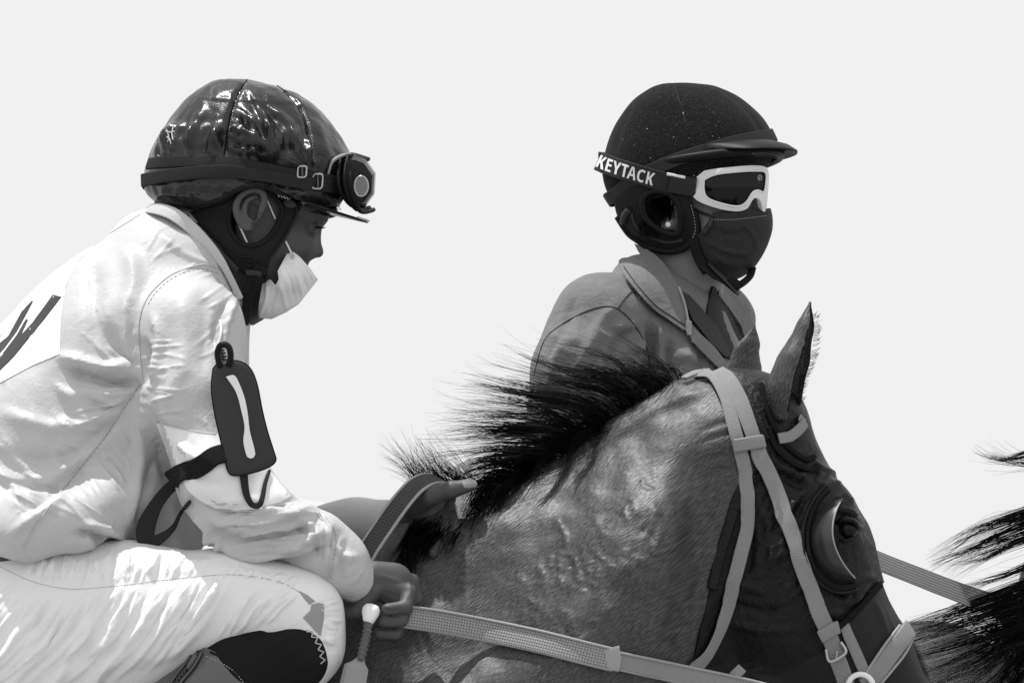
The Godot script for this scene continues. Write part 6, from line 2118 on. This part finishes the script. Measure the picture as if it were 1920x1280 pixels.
func build_rider_gear(hd: Depth) -> void:
	var hel := thing("riding_helmet", "matt black velvet riding helmet with a peak and plain band, above white goggles", "helmet", P(1290, 270, PZ))
	var lv := [[1156, 388, 1432, 326], [1138, 360, 1448, 298], [1130, 328, 1453, 276], [1134, 294, 1449, 254], [1143, 260, 1434, 226], [1160, 222, 1411, 201], [1186, 188, 1378, 177], [1217, 166, 1345, 163], [1240, 157, 1310, 157], [1258, 155, 1292, 155]]
	var s := dome(lv, PZ, 150, 64, func(u: float) -> float: return 0.88)
	folds(s, [[curve(V([1262, 156, 1278, 200, 1290, 250, 1296, 290]), 5.0), 3.5, -0.0022], [curve(V([1345, 164, 1385, 190, 1415, 225, 1430, 260]), 5.0), 3.5, -0.002], [curve(V([1190, 190, 1165, 240, 1152, 290]), 5.0), 3.5, -0.002]])
	s.normals()
	rough_up(s, 8.0, 0.002, 4, 2)
	s.n.clear()
	s.uv.clear()
	var dm := depth_of([s], Vector2(1090, 130), Vector2(1500, 420), 4.0, 2)
	var cv := part("cover", s, M.velvet, hel)
	for c: Array in [[1262, 156, 1278, 200, 1290, 250, 1296, 290], [1345, 164, 1385, 190, 1415, 225, 1430, 260], [1190, 190, 1165, 240, 1152, 290]]:
		part("seam", seam(curve(V(c), 5.0), dm, 0.0009, -0.0012), M.thread_dark, cv)
	var fl := Shape.new()                                             # pale flecks painted on the cover as glints of the velvet
	for k in 26:
		var q := Vector2(1285 + rng.randfn() * 75, 235 + rng.randfn() * 45)
		if q.y < 172 + absf(q.x - 1285) * 0.5 or q.y > 330 or absf(q.x - 1285) > 120: continue
		var r := absf(rng.randfn()) * 0.45 + 0.4
		if rng.randf() < 0.03: r *= 3.0
		var z := dm.at(q.x, q.y)
		fl.add(slab(PackedVector2Array(ellipse(q.x, q.y, r, r * 1.2, 0.3, 5)), z - 0.001, z + 0.0009, 0.3))
	part("fibre_glints", fl, M.thread_light, cv).set_meta("kind", "stuff")
	part("band", strap(curve(V([1140, 373, 1152, 365, 1180, 344, 1212, 324, 1260, 303, 1320, 283, 1385, 265, 1451, 253]), 6.0), dm, 25.0, 0.002, 0.0012, 8, PZ), M.band, hel)
	# peak
	var C := P(1292, 300, PZ)
	var F := Vector3(0.80, 0.125, 0.585).normalized()
	var Sd := Vector3(-0.59, -0.02, 0.80).normalized()
	var U := Vector3(0.05, 1.0, -0.18).normalized()
	var rings := []
	for i in 41:
		var a := deg_to_rad(lerpf(-92, 58, i / 40.0))
		var r := PackedVector3Array()
		for q: Array in [[0.80, 0.004], [0.92, 0.003], [1.0, -0.003], [1.0, -0.007], [0.92, -0.004], [0.80, -0.004]]:
			var ex: float = lerpf(q[0], 0.80, smoothstep(30.0, 58.0, rad_to_deg(a)))
			r.append(C + F * (0.194 * cos(a) * (ex if cos(a) > 0.3 else lerpf(1.0, ex, 0.6))) + Sd * (0.122 * sin(a) * lerpf(1.0, ex, 0.7)) + U * (float(q[1]) - 0.014 * cos(a) * (ex - 0.8) * 5.0))
		rings.append(r)
	part("peak", loft(rings), M.leather, hel)
	var under := []
	for i in 33:
		var a := deg_to_rad(lerpf(-80, 84, i / 32.0))
		under.append(C + F * (0.160 * cos(a)) + Sd * (0.116 * sin(a)) + U * -0.016)
	part("peak_rim", tube(curve3(under, 0.006), PackedFloat32Array([0.007]), 8), M.leather, hel)
	part("rim_clip", line_tube([P(1412, 291, PZ + 0.16), P(1432, 289, PZ + 0.15), P(1456, 294, PZ + 0.14)], 0.003), M.rubber_gloss, hel)
	# harness round the ear
	var ld := depth_of([harness_form()], Vector2(1100, 330), Vector2(1480, 640), 4.0, 4)
	var outer := curve(V([1150, 372, 1158, 406, 1178, 436, 1196, 450, 1218, 464, 1255, 471, 1283, 465, 1302, 448, 1308, 426, 1302, 394, 1292, 362, 1266, 346, 1230, 340, 1184, 350, 1150, 372]), 6.0).slice(0, -1)
	var hole := curve(V([1204, 386, 1213, 411, 1232, 428, 1255, 438, 1273, 436, 1277, 417, 1273, 386, 1256, 364, 1227, 358, 1208, 368, 1204, 386]), 5.0).slice(0, -1)
	if Geometry2D.is_polygon_clockwise(hole): hole.reverse()
	var pl := patch(outer, ld, 0.012, 5.0, 0.012, [hole])
	rough_up(pl, 30.0, 0.001, 3)
	pl.n.clear()
	var har := part("ear_harness", pl, M.leather, hel)
	var pad := PackedVector3Array()
	for p in hole: pad.append(P(p.x, p.y, ld.at(p.x, p.y) + 0.012))
	part("padded_rim", tube(pad, PackedFloat32Array([0.005]), 8, true), M.leather, har)
	var rim := PackedVector3Array()
	for p in curve(V([1158, 406, 1178, 436, 1196, 450, 1218, 464, 1255, 471, 1283, 465, 1302, 448, 1308, 426, 1302, 394]), 5.0): rim.append(P(p.x, p.y, ld.at(p.x, p.y) + 0.008))
	part("piping", tube(rim, PackedFloat32Array([0.006]), 8), M.leather, har)
	part("fold", seam(curve(V([1184, 400, 1194, 424, 1216, 442, 1250, 454, 1280, 450]), 5.0), ld, 0.003, 0.012), M.leather_soft, har)
	part("stitching", stitches(curve(V([1296, 384, 1302, 410, 1304, 432, 1298, 448]), 3.0), ld, 3.0, 3.0, 0.0006, 0.0135), M.thread_light, har)
	part("toggle", tube(curve3([P(1168, 418, ld.at(1168, 418) + 0.013), P(1172, 404, ld.at(1172, 404) + 0.015), P(1180, 392, ld.at(1180, 392) + 0.013)], 0.004), PackedFloat32Array([0.006]), 8), M.leather_soft, har)
	# straps under the chin
	part("chin_strap", strap(curve(V([1304, 444, 1308, 462, 1316, 484, 1328, 506]), 5.0), ld, 20.0, 0.003, 0.012, 3), M.leather, hel)
	var cz := PZ + 0.075
	part("chin_strap", free_strap([[1318, 492, cz + 0.01], [1338, 510, cz + 0.02], [1362, 526, cz + 0.03], [1384, 546, cz + 0.03]], 26, 16, 0.003, Vector3(0.1, 0.4, 0.9)), M.leather, hel)
	part("strap_tail", free_strap([[1330, 494, cz + 0.018], [1344, 508, cz + 0.03], [1366, 530, cz + 0.036], [1386, 552, cz + 0.034]], 10, 12, 0.003, Vector3(0.5, 0.6, 0.6)), M.leather_soft, hel)
	part("chin_strap", free_strap([[1376, 540, cz + 0.03], [1392, 531, cz + 0.03], [1406, 518, cz + 0.02], [1411, 503, cz - 0.01]], 18, 16, 0.003, Vector3(-0.3, 0.5, 0.8)), M.leather, hel)
	part("strap_buckle", slab(PackedVector2Array(V([1364, 524, 1378, 520, 1390, 528, 1388, 540, 1374, 540])), cz + 0.03, cz + 0.038, 0.1), M.rubber, hel)
	# --- mask
	var mk := thing("face_mask", "black cloth face mask worn below the white framed goggles", "mask", P(1375, 450, PZ + 0.08))
	var f := field(1280, 370, 1470, 540, PZ - 0.06, PZ + 0.17, 0.004)
	limb(f, [[1370, 432, PZ + 0.05, 62, 1.05], [1372, 456, PZ + 0.052, 55, 1.05]], 0.02)
	limb(f, [[1408, 402, PZ + 0.07, 24, 1.0], [1410, 430, PZ + 0.07, 21, 1.0]], 0.04)
	limb(f, [[1332, 436, PZ + 0.04, 42, 1.35], [1350, 474, PZ + 0.04, 36, 1.25]], 0.05)
	limb(f, [[1360, 410, PZ + 0.05, 36, 1.4], [1384, 412, PZ + 0.06, 32, 1.2]], 0.05)
	var ms := f.mesh()
	relax(ms, 2)
	ms = worn(ms, PackedVector2Array(V([1337, 398, 1380, 396, 1445, 391, 1470, 430, 1450, 500, 1400, 540, 1340, 530, 1324, 484, 1304, 446, 1318, 432, 1330, 414])), 0.003)
	ms = subdivide(ms)
	folds(ms, [[curve(V([1320, 450, 1360, 470, 1400, 476, 1430, 460]), 4.0), 5.0, 0.0025], [curve(V([1330, 430, 1370, 440, 1410, 430]), 4.0), 6.0, -0.002], [curve(V([1340, 480, 1370, 496, 1400, 500]), 4.0), 5.0, 0.002], [curve(V([1395, 420, 1415, 445, 1420, 470]), 4.0), 5.0, 0.002], [curve(V([1350, 425, 1360, 460, 1356, 490]), 4.0), 5.0, -0.0018], [curve(V([1337, 408, 1380, 408, 1440, 402]), 4.0), 2.5, -0.0016]])
	hem(ms, 0.002)
	ms.n.clear()
	var md := depth_of([ms], Vector2(1290, 380), Vector2(1460, 530), 3.0, 1)
	var mc := part("cloth", ms, M.mask_black, mk)
	part("stitching", stitches(curve(V([1340, 412, 1380, 411, 1438, 404]), 3.0), md, 3.0, 2.0, 0.0005, 0.001), M.thread_grey, mc)
	part("toggle", tube(curve3([P(1320, 436, md.at(1324, 436) + 0.004), P(1330, 424, md.at(1332, 424) + 0.006), P(1336, 410, md.at(1337, 410) + 0.005)], 0.004), PackedFloat32Array([0.0055, 0.005, 0.0035, 0.003]), 8), M.leather_soft, mc)
	part("ear_loop", line_tube([P(1338, 405, md.at(1340, 405) + 0.002), P(1320, 400, hd.at(1320, 400) + 0.004), P(1300, 390, hd.at(1300, 390) + 0.006)], 0.0022), M.mask_black, mk)
	# --- goggles
	var gg := thing("goggles", "white framed goggles with dark lens and lettered strap on the velvet helmet", "goggles", P(1370, 350, PZ + 0.1))
	var gf := field(1220, 240, 1510, 460, PZ - 0.06, PZ + 0.20, 0.004)
	limb(gf, [[1330, 350, PZ + 0.045, 92, 0.8], [1376, 352, PZ + 0.055, 92, 0.8], [1394, 352, PZ + 0.045, 92, 0.78]], 0.02)
	var gsh := gf.mesh()
	var gd := depth_of([gsh, harness_form()], Vector2(1270, 285), Vector2(1470, 420), 3.0, 3)
	var fo := curve(V([1296, 330, 1320, 320, 1360, 314, 1410, 310, 1436, 313, 1442, 326, 1441, 356, 1437, 392, 1431, 396, 1427, 378, 1420, 371, 1412, 374, 1402, 390, 1384, 396, 1352, 392, 1316, 380, 1300, 368, 1296, 350, 1296, 330]), 4.0).slice(0, -1)
	var li := curve(V([1320, 337, 1342, 327, 1380, 322, 1420, 320, 1436, 324, 1437, 342, 1433, 360, 1422, 357, 1412, 361, 1400, 379, 1384, 387, 1354, 382, 1328, 372, 1320, 358, 1320, 337]), 4.0).slice(0, -1)
	if Geometry2D.is_polygon_clockwise(li): li.reverse()
	var fr := patch(fo, gd, 0.010, 4.0, 0.012, [li])
	part("frame", fr, M.white_plastic, gg)
	var fe := PackedVector3Array()
	for p in li: fe.append(P(p.x, p.y, gd.at(p.x, p.y) + 0.0095))
	part("frame_lip", tube(fe, PackedFloat32Array([0.0018]), 6, true), M.white_plastic, gg)
	var lens := patch(curve(V([1316, 334, 1342, 323, 1380, 318, 1422, 316, 1440, 322, 1440, 344, 1436, 364, 1422, 361, 1414, 366, 1402, 384, 1384, 391, 1352, 386, 1324, 376, 1316, 360, 1316, 334]), 4.0).slice(0, -1), gd, 0.0065, 4.0)
	part("lens", lens, M.lens, gg)
	var lg := Shape.new()
	var lgp := PackedVector3Array()
	for p in ellipse(1425, 333, 3.4, 5.0, 0.1, 14): lgp.append(P(p.x, p.y, gd.at(p.x, p.y) + 0.008))
	part("lens_mark", tube(lgp, PackedFloat32Array([0.0006]), 5, true), M.thread_light, gg)
	part("lens_mark", line_tube([P(1424, 336, gd.at(1424, 336) + 0.008), P(1425.5, 330, gd.at(1425, 330) + 0.008)], 0.0006), M.thread_light, gg)
	# strap round the helmet with white lettering
	var sdm := depth_of([cv_shape(hel), harness_form(), gsh], Vector2(1090, 270), Vector2(1340, 400), 3.0, 5)
	var line := curve(V([1127, 304, 1160, 315, 1200, 327, 1240, 338, 1275, 344, 1304, 348]), 5.0)
	part("strap", strap(line, sdm, 38.0, 0.003, 0.0035, 10), M.band, gg)
	var tp := last_path.duplicate()
	var tn := last_nrm.duplicate()
	part("strap", free_strap([[1127, 304, PZ + 0.01], [1124, 302, PZ - 0.03], [1140, 310, PZ - 0.08], [1200, 330, PZ - 0.115], [1300, 345, PZ - 0.11], [1400, 350, PZ - 0.04]], 36, 34, 0.003, Vector3(-0.6, 0.1, -0.8)), M.band, gg)
	part("strap_clasp", strap(curve(V([1256, 341, 1280, 345, 1304, 349]), 4.0), sdm, 36.0, 0.004, 0.0065, 4), M.leather_soft, gg)
	part("strap_slot", strap(curve(V([1252, 325, 1270, 328, 1284, 330]), 4.0), sdm, 6.0, 0.004, 0.007, 4), M.white_plastic, gg)
	var tm := TextMesh.new()
	var fnt := SystemFont.new()
	fnt.font_names = PackedStringArray(["Droid Sans"])
	fnt.font_weight = 800
	tm.font = fnt
	tm.text = "KEYTACK"
	tm.font_size = 32
	tm.depth = 0.0
	tm.pixel_size = 0.01
	var ta := tm.get_mesh_arrays() if tm.has_method("get_mesh_arrays") else tm.surface_get_arrays(0)
	var tv: PackedVector3Array = ta[Mesh.ARRAY_VERTEX]
	var ti: PackedInt32Array = ta[Mesh.ARRAY_INDEX]
	var lo := tv[0]
	var hi := tv[0]
	for p in tv:
		lo = lo.min(p)
		hi = hi.max(p)
	var ts := Shape.new()
	var lnn := line
	for p in tv:
		var u := (p.x - lo.x) / (hi.x - lo.x)
		var w := (p.y - lo.y) / (hi.y - lo.y) - 0.5
		var bx := lerpf(1124.0, 1227.0, u)
		var i := 0
		while i < tp.size() - 2 and proj(tp[i + 1]).x < bx: i += 1
		var tg := (tp[i + 1] - tp[i]).normalized()
		var x0 := proj(tp[i]).x
		var along := tp[i].distance_to(tp[i + 1]) * clampf((bx - x0) / maxf(proj(tp[i + 1]).x - x0, 0.1), -0.6, 1.0)
		var side := tg.cross(tn[i]).normalized()
		var q := tp[i] + tg * along + side * (-w * 24.0 * MPP(PZ)) + tn[i] * 0.0024
		ts.v.append(q)
	ts.t = ti
	part("lettering", ts, M.white_plastic, gg)
	stage("rider gear")
func cv_shape(hel: Node3D) -> Shape:
	return part_shape(hel, "cover")
func harness_form() -> Shape:
	if shapes.has("harness"): return shapes.harness
	var f := field(1110, 300, 1470, 640, PZ - 0.14, PZ + 0.18, 0.008)
	limb(f, [[1258, 340, PZ, 136, 0.86], [1310, 330, PZ, 118, 0.9]], 0.02)
	limb(f, [[1230, 400, PZ, 66, 1.35], [1262, 412, PZ, 58, 1.7]], 0.03)
	limb(f, [[1350, 370, PZ + 0.03, 78, 1.0], [1366, 440, PZ + 0.045, 62, 1.0]], 0.03)
	limb(f, [[1270, 430, PZ, 66, 0.95], [1290, 540, PZ, 66, 1.0]], 0.03)
	limb(f, [[1310, 450, PZ + 0.03, 44, 1.2], [1330, 500, PZ + 0.04, 34, 1.2]], 0.03)
	shapes.harness = f.mesh()
	return shapes.harness
func build_all() -> void:
	build_tack()
	build_jockey()
	build_pony()
	build_rider()
